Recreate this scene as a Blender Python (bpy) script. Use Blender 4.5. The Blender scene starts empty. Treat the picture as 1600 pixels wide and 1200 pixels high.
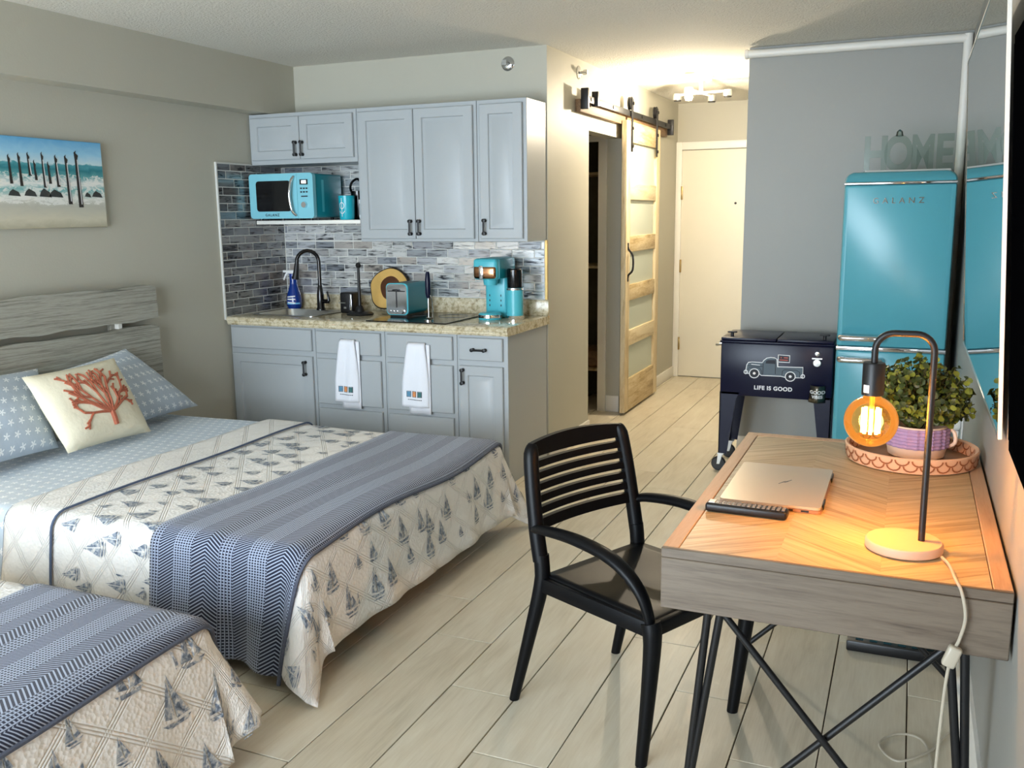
import bpy, bmesh, math, random
from mathutils import Vector, Matrix
random.seed(7)
PI = math.pi
SC = bpy.context.scene
COL = SC.collection

# ------------------------------------------------------------------ camera
CAM_LOC = (4.0039, -5.3352, 1.5341)
YAW, PITCH, ROLL, FPX = 0.4073, -0.1803, -0.0115, 1445.5
fw = Vector((-math.sin(YAW) * math.cos(PITCH), math.cos(YAW) * math.cos(PITCH), math.sin(PITCH)))
r0 = Vector((math.cos(YAW), math.sin(YAW), 0)); u0 = r0.cross(fw)
rt = math.cos(ROLL) * r0 + math.sin(ROLL) * u0
up = -math.sin(ROLL) * r0 + math.cos(ROLL) * u0
cd = bpy.data.cameras.new('camera'); cam = bpy.data.objects.new('camera', cd); COL.objects.link(cam)
m = Matrix.Identity(4)
for i in range(3):
    m[i][0] = rt[i]; m[i][1] = up[i]; m[i][2] = -fw[i]; m[i][3] = CAM_LOC[i]
cam.matrix_world = m
cd.sensor_fit = 'HORIZONTAL'; cd.sensor_width = 36.0; cd.lens = FPX / 1600 * 36.0
cd.clip_start = 0.02
SC.camera = cam

# ------------------------------------------------------------------ world, large lights, exposure
w = bpy.data.worlds.new('world'); SC.world = w; w.use_nodes = True
bgn = w.node_tree.nodes['Background']
bgn.inputs[0].default_value = (0.72, 0.85, 1.0, 1); bgn.inputs[1].default_value = 1.0
SC.view_settings.view_transform = 'Standard'
SC.view_settings.look = 'None'
SC.view_settings.gamma = 1.0
SC.view_settings.use_curve_mapping = False
SC.view_settings.exposure = 0.5
def area_light(name, loc, rot, sx, sy, power, col):
    l = bpy.data.lights.new(name, 'AREA'); l.shape = 'RECTANGLE'; l.size = sx; l.size_y = sy
    l.energy = power; l.color = col
    o = bpy.data.objects.new(name, l); COL.objects.link(o); o.location = loc; o.rotation_euler = rot
    return o
def point_light(name, loc, power, col, r):
    l = bpy.data.lights.new(name, 'POINT'); l.energy = power; l.color = col; l.shadow_soft_size = r
    o = bpy.data.objects.new(name, l); COL.objects.link(o); o.location = loc
    return o
area_light('window_daylight', (1.75, -9.2, 1.5), (PI / 2, 0, 0), 6.5, 4.2, 1060, (0.86, 0.93, 1.0))
HALL_POWER, DESK_POWER, BEDSIDE_POWER = 60, 14, 12

# ------------------------------------------------------------------ helpers: nodes and materials
def srgb(r, g, b):
    f = lambda c: (c / 255 / 12.92) if c / 255 <= 0.04045 else ((c / 255 + 0.055) / 1.055) ** 2.4
    return (f(r), f(g), f(b), 1)
class NT:
    def __init__(s, name):
        s.m = bpy.data.materials.new(name); s.m.use_nodes = True
        s.t = s.m.node_tree; s.n = s.t.nodes; s.b = s.n['Principled BSDF']; s.out = s.n['Material Output']
    def node(s, t, **k):
        x = s.n.new(t)
        for a, v in k.items(): setattr(x, a, v)
        return x
    def put(s, sock, v):
        if isinstance(v, bpy.types.NodeSocket): s.t.links.new(v, sock)
        else: sock.default_value = v
    def M(s, op, a, b=0.0, c=0.0, clamp=False):
        x = s.node('ShaderNodeMath', operation=op, use_clamp=clamp)
        s.put(x.inputs[0], a); s.put(x.inputs[1], b); s.put(x.inputs[2], c); return x.outputs[0]
    def coord(s, kind='Object'):
        return s.node('ShaderNodeTexCoord').outputs[kind]
    def mapping(s, v, scale=(1, 1, 1), rot=(0, 0, 0), loc=(0, 0, 0)):
        x = s.node('ShaderNodeMapping'); s.put(x.inputs[0], v)
        x.inputs['Location'].default_value = loc; x.inputs['Rotation'].default_value = rot; x.inputs['Scale'].default_value = scale
        return x.outputs[0]
    def noise(s, v, scale=5, detail=3, rough=0.5, dist=0.0):
        x = s.node('ShaderNodeTexNoise'); s.put(x.inputs['Vector'], v)
        x.inputs['Scale'].default_value = scale; x.inputs['Detail'].default_value = detail
        x.inputs['Roughness'].default_value = rough; x.inputs['Distortion'].default_value = dist
        return x.outputs[0]
    def voro(s, v, scale=5, out='Distance', feature='F1'):
        x = s.node('ShaderNodeTexVoronoi', feature=feature); s.put(x.inputs['Vector'], v); x.inputs['Scale'].default_value = scale
        return x.outputs[out]
    def ramp(s, f, stops, interp='LINEAR'):
        x = s.node('ShaderNodeValToRGB'); s.put(x.inputs[0], f); e = x.color_ramp.elements; x.color_ramp.interpolation = interp
        while len(e) < len(stops): e.new(0.5)
        for i, (p, c) in enumerate(stops): e[i].position = p; e[i].color = c
        return x.outputs[0]
    def mix(s, f, a, b):
        x = s.node('ShaderNodeMix', data_type='RGBA'); s.put(x.inputs[0], f); s.put(x.inputs[6], a); s.put(x.inputs[7], b)
        return x.outputs[2]
    def sep(s, v):
        x = s.node('ShaderNodeSeparateXYZ'); s.put(x.inputs[0], v); return x.outputs
    def comb(s, a, b, c):
        x = s.node('ShaderNodeCombineXYZ'); s.put(x.inputs[0], a); s.put(x.inputs[1], b); s.put(x.inputs[2], c); return x.outputs[0]
    def bump(s, h, strength=0.3, dist=0.01):
        x = s.node('ShaderNodeBump'); s.put(x.inputs['Height'], h); x.inputs['Strength'].default_value = strength; x.inputs['Distance'].default_value = dist
        s.put(s.b.inputs['Normal'], x.outputs[0])
    def col(s, v): s.put(s.b.inputs['Base Color'], v)
    def set(s, **k):
        for a, v in k.items(): s.put(s.b.inputs[a.replace('_', ' ')], v)
        return s
def flat(name, rgb, rough=0.5, metal=0.0, var=0.06, scale=8, bump=0, bscale=200, bd=0.002, **k):
    n = NT(name); c = srgb(*rgb)
    f = n.noise(n.coord(), scale, 3)
    d = tuple(min(1, x * (1 - var)) for x in c[:3]) + (1,); l = tuple(min(1, x * (1 + var)) for x in c[:3]) + (1,)
    n.col(n.mix(f, d, l)); n.set(Roughness=rough, Metallic=metal, **k)
    if bump: n.bump(n.noise(n.coord(), bscale, 2), bump, bd)
    return n.m
def wood(name, stops, axis='x', scale=3.0, stretch=12, rough=0.5, bump=0.15, rnd=False):
    n = NT(name); v = n.coord()
    sc = {'x': (1, stretch, stretch), 'y': (stretch, 1, stretch), 'z': (stretch, stretch, 1)}[axis]
    if rnd:
        oi = n.node('ShaderNodeObjectInfo')
        a = n.node('ShaderNodeVectorMath', operation='ADD'); n.put(a.inputs[0], v)
        q = n.M('MULTIPLY', oi.outputs['Random'], 37.0); n.put(a.inputs[1], n.comb(q, q, q)); v = a.outputs[0]
    v2 = n.mapping(v, sc)
    f = n.noise(v2, scale, 6, 0.62, 0.6); g = n.noise(n.mapping(v, tuple(x * 3 for x in sc)), scale * 2.5, 3, 0.6)
    h = n.M('ADD', n.M('MULTIPLY', f, 0.72), n.M('MULTIPLY', g, 0.28))
    if rnd: h = n.M('ADD', h, n.M('MULTIPLY', n.M('SUBTRACT', oi.outputs['Random'], 0.5), 0.16))
    n.col(n.ramp(h, [(p, srgb(*c)) for p, c in stops])); n.set(Roughness=rough); n.bump(h, bump, 0.004)
    return n.m
MATS = {}

# paints
MATS['wall'] = flat('wall_paint', (184, 181, 166), 0.55, var=0.03, scale=3, bump=0.12, bscale=90, bd=0.004)
MATS['wall_nook'] = flat('nook_wall_paint', (156, 156, 150), 0.5, var=0.03, scale=3, bump=0.1, bscale=90, bd=0.004)
MATS['trim'] = flat('white_trim', (236, 233, 224), 0.4, var=0.02)
MATS['door'] = flat('door_paint', (232, 226, 208), 0.45, var=0.02)
MATS['cab'] = flat('cabinet_paint', (170, 175, 177), 0.38, var=0.025, scale=4)
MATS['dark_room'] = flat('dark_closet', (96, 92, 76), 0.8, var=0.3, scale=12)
def ceil_mat():
    n = NT('popcorn_ceiling'); v = n.coord()
    a = n.voro(v, 75); b = n.noise(v, 130, 3, 0.7)
    h = n.M('ADD', n.M('MULTIPLY', n.M('SUBTRACT', 1.0, a), 0.6), b)
    n.col(n.mix(n.noise(v, 100, 2), srgb(226, 222, 208), srgb(246, 243, 232))); n.set(Roughness=0.9)
    n.bump(h, 0.9, 0.012); return n.m
MATS['ceil'] = ceil_mat()
def plank_mat():
    n = NT('floor_plank'); oi = n.node('ShaderNodeObjectInfo'); v = n.coord()
    a = n.node('ShaderNodeVectorMath', operation='ADD'); n.put(a.inputs[0], v)
    q = n.M('MULTIPLY', oi.outputs['Random'], 53.0); n.put(a.inputs[1], n.comb(q, q, q)); v = a.outputs[0]
    f = n.noise(n.mapping(v, (9, 1, 9)), 2.6, 6, 0.62, 0.9); g = n.noise(n.mapping(v, (60, 3, 60)), 3, 3)
    k = n.noise(n.mapping(v, (3.4, 1.1, 1)), 2.2, 2, 0.5, 0.4)
    h = n.M('ADD', n.M('ADD', n.M('MULTIPLY', f, 0.5), n.M('MULTIPLY', g, 0.2)), n.M('MULTIPLY', k, 0.3))
    h = n.M('ADD', h, n.M('MULTIPLY', n.M('SUBTRACT', oi.outputs['Random'], 0.5), 0.10))
    n.col(n.ramp(h, [(0.25, srgb(184, 171, 146)), (0.45, srgb(208, 197, 174)), (0.6, srgb(218, 209, 188)), (0.8, srgb(226, 219, 202))]))
    n.set(Roughness=n.M('ADD', 0.3, n.M('MULTIPLY', f, 0.2))); n.bump(h, 0.12, 0.004); return n.m
MATS['plank'] = plank_mat()
MATS['grout'] = flat('floor_seam', (70, 54, 36), 0.8)
def tile_mat(name='glass_mosaic_tile', k=1.0):
    n = NT(name); oi = n.node('ShaderNodeObjectInfo'); rnd = oi.outputs['Random']; v = n.coord()
    a = n.node('ShaderNodeVectorMath', operation='ADD'); n.put(a.inputs[0], v)
    q = n.M('MULTIPLY', rnd, 91.0); n.put(a.inputs[1], n.comb(q, n.M('MULTIPLY', rnd, 17.0), q)); v = a.outputs[0]
    f = n.noise(n.mapping(v, (5, 5, 38)), 1.6, 4, 0.6, 1.2)
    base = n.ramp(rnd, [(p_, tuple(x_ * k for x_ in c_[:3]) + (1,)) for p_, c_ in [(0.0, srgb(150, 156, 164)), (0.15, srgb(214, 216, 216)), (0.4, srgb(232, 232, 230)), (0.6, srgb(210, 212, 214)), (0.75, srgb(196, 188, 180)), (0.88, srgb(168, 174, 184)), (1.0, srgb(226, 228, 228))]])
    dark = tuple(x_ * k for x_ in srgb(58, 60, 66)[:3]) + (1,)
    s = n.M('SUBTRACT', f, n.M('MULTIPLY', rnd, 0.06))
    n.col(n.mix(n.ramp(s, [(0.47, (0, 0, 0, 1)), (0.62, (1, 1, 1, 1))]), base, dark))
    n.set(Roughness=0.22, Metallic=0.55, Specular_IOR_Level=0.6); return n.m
MATS['tile'] = tile_mat(); MATS['tile_side'] = tile_mat('dimmed_glass_mosaic_tile', 0.42)  # side copy: same tile, its dimmer reflection put into the colour
MATS['tile_grout'] = flat('tile_grout', (206, 206, 200), 0.8)
def granite_mat():
    n = NT('granite'); v = n.coord()
    a = n.noise(v, 38, 5, 0.7); b = n.voro(v, 70); c = n.noise(v, 120, 3, 0.6)
    col = n.ramp(a, [(0.3, srgb(132, 112, 80)), (0.45, srgb(196, 182, 148)), (0.6, srgb(224, 214, 188)), (0.75, srgb(205, 190, 150))])
    col = n.mix(n.ramp(n.M('ADD', b, n.M('MULTIPLY', c, 0.25)), [(0.2, (1, 1, 1, 1)), (0.27, (0, 0, 0, 1))]), col, srgb(58, 48, 38))
    n.col(col); n.set(Roughness=0.12); return n.m
MATS['granite'] = granite_mat()
MATS['black'] = flat('black_metal', (14, 14, 16), 0.45)
MATS['black_gloss'] = flat('black_gloss', (10, 10, 12), 0.15)
MATS['black_plastic'] = flat('black_plastic', (16, 16, 18), 0.4)
MATS['chair'] = flat('chair_resin', (4, 5, 8), 0.42, bump=0.05, bscale=300, Specular_IOR_Level=0.22)
MATS['steel'] = flat('brushed_steel', (196, 196, 192), 0.28, 1.0, bump=0.02)
MATS['chrome'] = flat('chrome', (222, 222, 224), 0.08, 1.0)
MATS['teal'] = flat('teal_enamel', (84, 162, 176), 0.28, var=0.02)
MATS['teal_micro'] = flat('pale_aqua_enamel', (128, 196, 210), 0.25, var=0.02)
MATS['teal_side'] = flat('teal_metal_side', (20, 132, 146), 0.3, var=0.03)
MATS['teal_plastic'] = flat('aqua_plastic', (78, 182, 196), 0.3, var=0.03)
MATS['white'] = flat('white_plastic', (238, 238, 236), 0.4)
MATS['navy'] = flat('navy_paint', (4, 9, 40), 0.3, var=0.05, Specular_IOR_Level=0.3)
MATS['print_white'] = flat('white_print', (236, 236, 236), 0.6)
MATS['print_grey'] = flat('grey_print', (84, 98, 108), 0.6)
MATS['print_red'] = flat('red_print', (196, 96, 84), 0.6)
MATS['print_dark'] = flat('dark_print', (20, 24, 36), 0.6)
MATS['headboard'] = wood('grey_headboard_wood', [(0.32, (88, 86, 77)), (0.44, (142, 140, 128)), (0.56, (172, 170, 158)), (0.7, (120, 118, 107))], 'y', 2.6, 34, 0.55, 0.15)
MATS['rustic'] = wood('rustic_pine', [(0.25, (120, 92, 52)), (0.42, (190, 164, 118)), (0.6, (222, 204, 166)), (0.8, (232, 218, 186))], 'z', 2.4, 9, 0.55, 0.2, True)
MATS['rustic_h'] = wood('rustic_pine_rail', [(0.25, (128, 100, 58)), (0.42, (192, 168, 122)), (0.6, (220, 204, 168)), (0.8, (232, 218, 186))], 'y', 2.4, 9, 0.55, 0.2, True)
MATS['walnut_header'] = wood('header_wood', [(0.3, (92, 66, 44)), (0.6, (150, 118, 84)), (0.8, (176, 146, 110))], 'y', 2.0, 10, 0.6)
def frost():
    n = NT('frosted_glass'); n.col(srgb(214, 222, 208)); n.set(Roughness=0.5, Transmission_Weight=0.25); n.bump(n.noise(n.coord(), 160, 2), 0.1, 0.002); return n.m
MATS['frost'] = frost()
def glass(name, tint, rough=0.02, mixw=0.12):
    n = NT(name); t = n.node('ShaderNodeBsdfTransparent'); t.inputs[0].default_value = tint
    g = n.node('ShaderNodeBsdfGlossy'); g.inputs['Roughness'].default_value = rough
    fr = n.node('ShaderNodeFresnel'); fr.inputs[0].default_value = 1.45
    mx = n.node('ShaderNodeMixShader'); n.put(mx.inputs[0], fr.outputs[0]); n.put(mx.inputs[1], t.outputs[0]); n.put(mx.inputs[2], g.outputs[0])
    n.put(n.out.inputs[0], mx.outputs[0]); return n.m
MATS['clear'] = glass('clear_glass', (0.95, 0.98, 1, 1))
MATS['mirror'] = flat('mirror_silver', (226, 230, 228), 0.01, 1.0, var=0.0)
MATS['screen'] = flat('tv_screen', (4, 4, 5), 1.0, var=0.0, Specular_IOR_Level=0.0)
MATS['tv_case'] = flat('tv_case', (6, 6, 6), 1.0, var=0.0, Specular_IOR_Level=0.0)
def emis(name, rgb, strength):
    n = NT(name); n.col(rgb); n.set(Emission_Color=rgb, Emission_Strength=strength, Roughness=0.5); return n.m

# fabrics (UV is in metres along the cloth)
def weave(n, uv, sc=900, st=0.15):
    return n.noise(uv, sc, 2)
def quilt_mat(name, c0, c1):
    n = NT(name); uv = n.coord('UV'); u, v, _ = n.sep(uv)
    P = 0.155
    def fam(e):
        f = n.M('FRACT', n.M('DIVIDE', e, P)); f = n.M('MULTIPLY', n.M('SUBTRACT', f, 0.5), P)
        inb = n.M('LESS_THAN', n.M('ABSOLUTE', f), 0.0165)
        rid = n.M('ABSOLUTE', n.M('SINE', n.M('MULTIPLY', f, PI / 0.011)))
        return n.M('MULTIPLY', inb, n.M('SUBTRACT', 1.0, n.M('POWER', rid, 0.6)))
    a = fam(n.M('ADD', u, n.M('MULTIPLY', v, 0.75))); b = fam(n.M('SUBTRACT', u, n.M('MULTIPLY', v, 0.75)))
    g = n.M('MAXIMUM', a, b)
    st = n.voro(uv, 85); nz = n.noise(uv, 26, 3)
    h = n.M('ADD', n.M('MULTIPLY', g, -1.0), n.M('ADD', n.M('MULTIPLY', st, 0.5), n.M('MULTIPLY', nz, 0.5)))
    n.col(n.mix(n.noise(uv, 9, 3), srgb(*c0), srgb(*c1))); n.set(Roughness=0.85, Sheen_Weight=0.2)
    n.bump(h, 0.6, 0.007); return n.m
MATS['quilt'] = quilt_mat('cream_quilt_cotton', (228, 223, 216), (242, 239, 233))
MATS['quilt_print'] = None
def boat_mat():
    n = NT('watercolour_boat_print'); uv = n.coord('UV')
    f = n.noise(uv, 60, 4, 0.6, 0.5)
    n.col(n.ramp(f, [(0.28, srgb(60, 70, 86)), (0.42, srgb(110, 122, 138)), (0.52, srgb(164, 170, 178)), (0.62, srgb(218, 214, 206))]))
    n.set(Roughness=0.85); return n.m
MATS['boat'] = boat_mat()
def star_mat(name, c0, c1, P=0.052, R=0.013):
    n = NT(name); uv = n.coord('UV'); u, v, _ = n.sep(uv)
    ru = n.M('DIVIDE', v, P); row = n.M('FLOOR', ru)
    uu = n.M('ADD', n.M('DIVIDE', u, P), n.M('MULTIPLY', n.M('MODULO', row, 2.0), 0.5)); cu = n.M('FLOOR', uu)
    wn = n.node('ShaderNodeTexWhiteNoise', noise_dimensions='3D'); n.put(wn.inputs[0], n.comb(cu, row, 0.0))
    rr = wn.outputs['Value']
    lu = n.M('MULTIPLY', n.M('SUBTRACT', n.M('FRACT', uu), 0.5), P); lv = n.M('MULTIPLY', n.M('SUBTRACT', n.M('FRACT', ru), 0.5), P)
    rad = n.M('SQRT', n.M('ADD', n.M('MULTIPLY', lu, lu), n.M('MULTIPLY', lv, lv)))
    th = n.M('ADD', n.M('ARCTAN2', lv, lu), n.M('MULTIPLY', rr, 6.28))
    c = n.M('ABSOLUTE', n.M('COSINE', n.M('MULTIPLY', th, 2.5)))
    lim = n.M('MULTIPLY', R, n.M('ADD', 0.28, n.M('MULTIPLY', n.M('POWER', c, 2.0), 0.95)))
    s = n.M('LESS_THAN', rad, lim)
    n.col(n.mix(s, n.mix(n.noise(uv, 7, 3), srgb(*c0), srgb(*c1)), srgb(236, 240, 242))); n.set(Roughness=0.85, Sheen_Weight=0.2)
    n.bump(n.noise(uv, 22, 3), 0.25, 0.012); return n.m
MATS['sheet'] = star_mat('starfish_sheet_cotton', (178, 192, 204), (198, 209, 218))
MATS['pillow'] = star_mat('starfish_pillowcase', (166, 180, 194), (190, 202, 212), 0.06, 0.015)
def throw_mat():
    n = NT('navy_woven_throw'); uv = n.coord('UV'); u, v, _ = n.sep(uv)
    B = 0.30
    f = n.M('MULTIPLY', n.M('FRACT', n.M('DIVIDE', u, B)), B)      # 0..0.30 m across one repeat
    def band(a, b): return n.M('MULTIPLY', n.M('GREATER_THAN', f, a), n.M('LESS_THAN', f, b))
    def lines(e, p, d): return n.M('LESS_THAN', n.M('FRACT', n.M('DIVIDE', e, p)), d)
    p = 0.0125
    chev = lines(n.M('ADD', v, n.M('MULTIPLY', n.M('ABSOLUTE', n.M('SUBTRACT', f, 0.055)), 0.62)), p, 0.60)
    dots = n.M('MAXIMUM', n.M('MULTIPLY', lines(v, 0.0105, 0.6), lines(f, 0.0125, 0.62)), lines(n.M('ADD', f, 0.001), 0.0125, 0.12))
    diag = lines(n.M('SUBTRACT', v, n.M('MULTIPLY', f, 0.62)), 0.0105, 0.60)
    dots2 = n.M('MULTIPLY', lines(v, 0.009, 0.62), lines(f, 0.0105, 0.66))
    g = n.M('ADD', n.M('MULTIPLY', band(0, 0.11), chev), n.M('MULTIPLY', band(0.11, 0.165), dots))
    g = n.M('ADD', g, n.M('MULTIPLY', band(0.165, 0.225), diag)); g = n.M('ADD', g, n.M('MULTIPLY', band(0.225, 0.30), dots2))
    n.col(n.mix(g, srgb(164, 174, 194), srgb(15, 22, 48))); n.set(Roughness=0.9, Sheen_Weight=0.2)
    n.bump(n.M('SUBTRACT', n.noise(uv, 300, 2), n.M('MULTIPLY', g, 0.6)), 0.4, 0.003); return n.m
MATS['throw'] = throw_mat()
MATS['shadow_line'] = flat('slate_blue_shadow_line', (78, 92, 116), 0.85)  # colour of the bluish shadow lines drawn along the quilt edges
MATS['hem'] = flat('navy_throw_hem', (84, 90, 106), 0.9, var=0.4, scale=160)
MATS['cushion'] = flat('cream_cushion_linen', (232, 224, 198), 0.85, var=0.04, bump=0.25, bscale=40, bd=0.01)
MATS['coral'] = flat('coral_embroidery', (172, 96, 70), 0.8, var=0.35, scale=140, bump=0.4, bscale=400)
MATS['towel'] = flat('white_towel', (236, 238, 244), 0.95, var=0.03, bump=0.4, bscale=260, bd=0.004)
MATS['mattress'] = flat('white_mattress', (226, 224, 220), 0.9)
MATS['desk_side'] = wood('grey_oak_desk', [(0.28, (56, 46, 36)), (0.42, (94, 81, 67)), (0.58, (110, 97, 82)), (0.75, (82, 70, 57))], 'x', 2.2, 16, 0.5, 0.15)
MATS['desk_rim'] = wood('oak_rim', [(0.2, (156, 124, 94)), (0.5, (188, 156, 124)), (0.8, (204, 176, 146))], 'y', 2.2, 14, 0.5, 0.1)
def veneer(name, ang):
    n = NT(name); oi = n.node('ShaderNodeObjectInfo'); v = n.coord()
    a = n.node('ShaderNodeVectorMath', operation='ADD'); n.put(a.inputs[0], v)
    q = n.M('MULTIPLY', oi.outputs['Random'], 23.0); n.put(a.inputs[1], n.comb(q, q, 0.0))
    v2 = n.mapping(n.mapping(a.outputs[0], rot=(0, 0, ang)), (1.2, 22, 1))
    f = n.noise(v2, 2.6, 5, 0.6, 0.5)
    h = n.M('ADD', f, n.M('MULTIPLY', n.M('SUBTRACT', oi.outputs['Random'], 0.5), 0.14))
    n.col(n.ramp(h, [(0.3, srgb(150, 130, 96)), (0.5, srgb(184, 164, 126)), (0.7, srgb(200, 182, 146))])); n.set(Roughness=0.42); n.bump(h, 0.1, 0.003); return n.m
MATS['veneer_a'] = veneer('oak_veneer_slant', math.radians(-35)); MATS['veneer_b'] = veneer('oak_veneer_counter_slant', math.radians(35))
MATS['laptop'] = flat('gold_aluminium', (206, 196, 178), 0.32, 0.55, var=0.02)
MATS['laptop_edge'] = flat('copper_aluminium', (196, 150, 120), 0.3, 0.7, var=0.02)
MATS['lamp_base'] = flat('pale_wood_base', (214, 176, 148), 0.55, var=0.05)
MATS['tray'] = flat('carved_tray_wood', (222, 176, 140), 0.6, var=0.12, scale=20)
MATS['tray_dark'] = flat('carved_tray_groove', (150, 88, 52), 0.7, var=0.2)
MATS['tray_floor'] = wood('tray_floor_wood', [(0.3, (120, 86, 58)), (0.6, (158, 120, 86)), (0.8, (176, 140, 104))], 'x', 3, 9)
MATS['pot'] = flat('cream_pot_ceramic', (226, 200, 176), 0.5)
MATS['pot_rope'] = flat('lilac_pot_ridges', (168, 140, 176), 0.7, var=0.15, scale=60)
MATS['leaf'] = flat('boxwood_leaf', (50, 62, 16), 0.5, var=0.5, scale=40)
MATS['leaf_light'] = flat('boxwood_leaf_young', (112, 118, 34), 0.5, var=0.35, scale=40)
MATS['stem'] = flat('plant_stem', (66, 62, 30), 0.7)
MATS['cord_clear'] = flat('clear_cord', (206, 196, 176), 0.3, var=0.05, Transmission_Weight=0.3)
MATS['bottle_blue'] = flat('blue_bottle', (10, 50, 130), 0.15, var=0.1)
MATS['label_blue'] = flat('pale_blue_label', (120, 190, 226), 0.4, var=0.3, scale=40)
MATS['olive_wood'] = flat('pale_slice_wood', (214, 172, 96), 0.4, var=0.1, scale=25)
MATS['heart_wood'] = flat('dark_heart_wood', (82, 46, 24), 0.4, var=0.25, scale=40)
MATS['bark'] = flat('tree_bark', (38, 26, 18), 0.8, var=0.3, bump=0.5, bscale=60)
MATS['copper'] = flat('copper_band', (176, 128, 92), 0.18, 1.0)
MATS['acrylic'] = glass('smoky_acrylic', (0.80, 0.86, 0.83, 1), 0.15)
MATS['brass'] = flat('brass', (180, 150, 96), 0.3, 1.0)

# ------------------------------------------------------------------ helpers: geometry
OFF = {}
class B:
    def __init__(s): s.bm = bmesh.new(); s.uv = None
    def _bev(s, verts, bev, seg):
        es = {e for v in verts for e in v.link_edges}
        bmesh.ops.bevel(s.bm, geom=list(es), offset=bev, segments=seg, profile=0.5, affect='EDGES')
    def box(s, x0, x1, y0, y1, z0, z1, bev=0, seg=2, M=None):
        x0, x1 = sorted((x0, x1)); y0, y1 = sorted((y0, y1)); z0, z1 = sorted((z0, z1))
        vs = [s.bm.verts.new(p) for p in ((x0, y0, z0), (x1, y0, z0), (x1, y1, z0), (x0, y1, z0), (x0, y0, z1), (x1, y0, z1), (x1, y1, z1), (x0, y1, z1))]
        if M is not None:
            for v in vs: v.co = M @ v.co
        for f in ((3, 2, 1, 0), (4, 5, 6, 7), (0, 1, 5, 4), (1, 2, 6, 5), (2, 3, 7, 6), (3, 0, 4, 7)): s.bm.faces.new([vs[i] for i in f])
        if bev: s._bev(vs, bev, seg)
        return s
    def loft(s, rings, cap0=True, cap1=True, closed=True):
        R = [[s.bm.verts.new(p) for p in r] for r in rings]
        n = len(R[0])
        for a, b in zip(R, R[1:]):
            for i in range(n if closed else n - 1):
                j = (i + 1) % n
                s.bm.faces.new((a[i], a[j], b[j], b[i]))
        if cap0: s.bm.faces.new(R[0][::-1])
        if cap1: s.bm.faces.new(R[-1])
        return s
    def tube(s, pts, r, n=10, caps=True, closed=False, flatz=1.0):
        pts = [Vector(p) for p in pts]; N = len(pts)
        rad = r if isinstance(r, (list, tuple)) else [r] * N
        T = []
        for i in range(N):
            a = pts[i - 1] if (i or closed) else pts[i]; b = pts[(i + 1) % N] if (i < N - 1 or closed) else pts[i]
            T.append((b - a).normalized())
        ref = Vector((0, 0, 1)) if abs(T[0].z) < 0.9 else Vector((1, 0, 0))
        u = T[0].cross(ref).normalized(); rings = []
        for i in range(N):
            u = (u - T[i] * u.dot(T[i])).normalized(); v = T[i].cross(u)
            rings.append([pts[i] + rad[i] * (math.cos(2 * PI * k / n) * u + flatz * math.sin(2 * PI * k / n) * v) for k in range(n)])
        if closed: rings.append(rings[0]); return s.loft(rings, False, False)
        return s.loft(rings, caps, caps)
    def cyl(s, p0, p1, r, r1=None, n=20): return s.tube([p0, p1], [r, r if r1 is None else r1], n)
    def lathe(s, prof, c=(0, 0, 0), n=32, ax='z', sx=1.0, sy=1.0):
        rings = []
        for r, z in prof:
            r = max(r, 1e-4); q = []
            for k in range(n):
                a = 2 * PI * k / n; p = (r * math.cos(a) * sx, r * math.sin(a) * sy, z)
                if ax == 'y': p = (p[0], -p[2], p[1])
                if ax == 'x': p = (p[2], p[0], p[1])
                q.append((p[0] + c[0], p[1] + c[1], p[2] + c[2]))
            rings.append(q)
        return s.loft(rings)
    def prism(s, poly, ax, a, b, bev=0):
        """poly: 2D points (other two axes in xyz order); extruded along ax from a to b"""
        def P(p, t): return {'x': (t, p[0], p[1]), 'y': (p[0], t, p[1]), 'z': (p[0], p[1], t)}[ax]
        s.loft([[P(p, a) for p in poly], [P(p, b) for p in poly]]); return s
    def grid(s, fn, nu, nv, uvfn=None):
        V = [[s.bm.verts.new(fn(i / nu, j / nv)) for j in range(nv + 1)] for i in range(nu + 1)]
        lay = s.bm.loops.layers.uv.verify() if uvfn else None
        for i in range(nu):
            for j in range(nv):
                f = s.bm.faces.new((V[i][j], V[i + 1][j], V[i + 1][j + 1], V[i][j + 1]))
                if lay:
                    for l, (a, b) in zip(f.loops, ((i, j), (i + 1, j), (i + 1, j + 1), (i, j + 1))): l[lay].uv = uvfn(a / nu, b / nv)
        return s
    def strip(s, pts, w, fn, closed=False):
        """flat ribbon along 2D points, mapped to 3D by fn(a,b)"""
        P = [Vector(p) for p in pts]; N = len(P); L = []; Rr = []
        for i in range(N):
            a = P[i - 1] if (i or closed) else P[i]; b = P[(i + 1) % N] if (i < N - 1 or closed) else P[i]
            t = (b - a); t = t.normalized() if t.length > 1e-9 else Vector((1, 0)); nn = Vector((-t.y, t.x)) * w / 2
            L.append(s.bm.verts.new(fn(*(P[i] + nn)))); Rr.append(s.bm.verts.new(fn(*(P[i] - nn))))
        for i in range(N if closed else N - 1):
            j = (i + 1) % N; s.bm.faces.new((L[i], Rr[i], Rr[j], L[j]))
        return s
    def poly(s, pts): s.bm.faces.new([s.bm.verts.new(p) for p in pts]); return s
    def xf(s, M):
        for v in s.bm.verts: v.co = M @ v.co
        return s
    def mesh(s, name, mat, angle=40, smooth=True, fix=True):
        if fix: bmesh.ops.recalc_face_normals(s.bm, faces=s.bm.faces[:])
        me = bpy.data.meshes.new(name); s.bm.to_mesh(me); s.bm.free()
        me.materials.append(MATS[mat] if isinstance(mat, str) else mat)
        if smooth:
            for p in me.polygons: p.use_smooth = True
            me.set_sharp_from_angle(angle=math.radians(angle))
        return me
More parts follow.
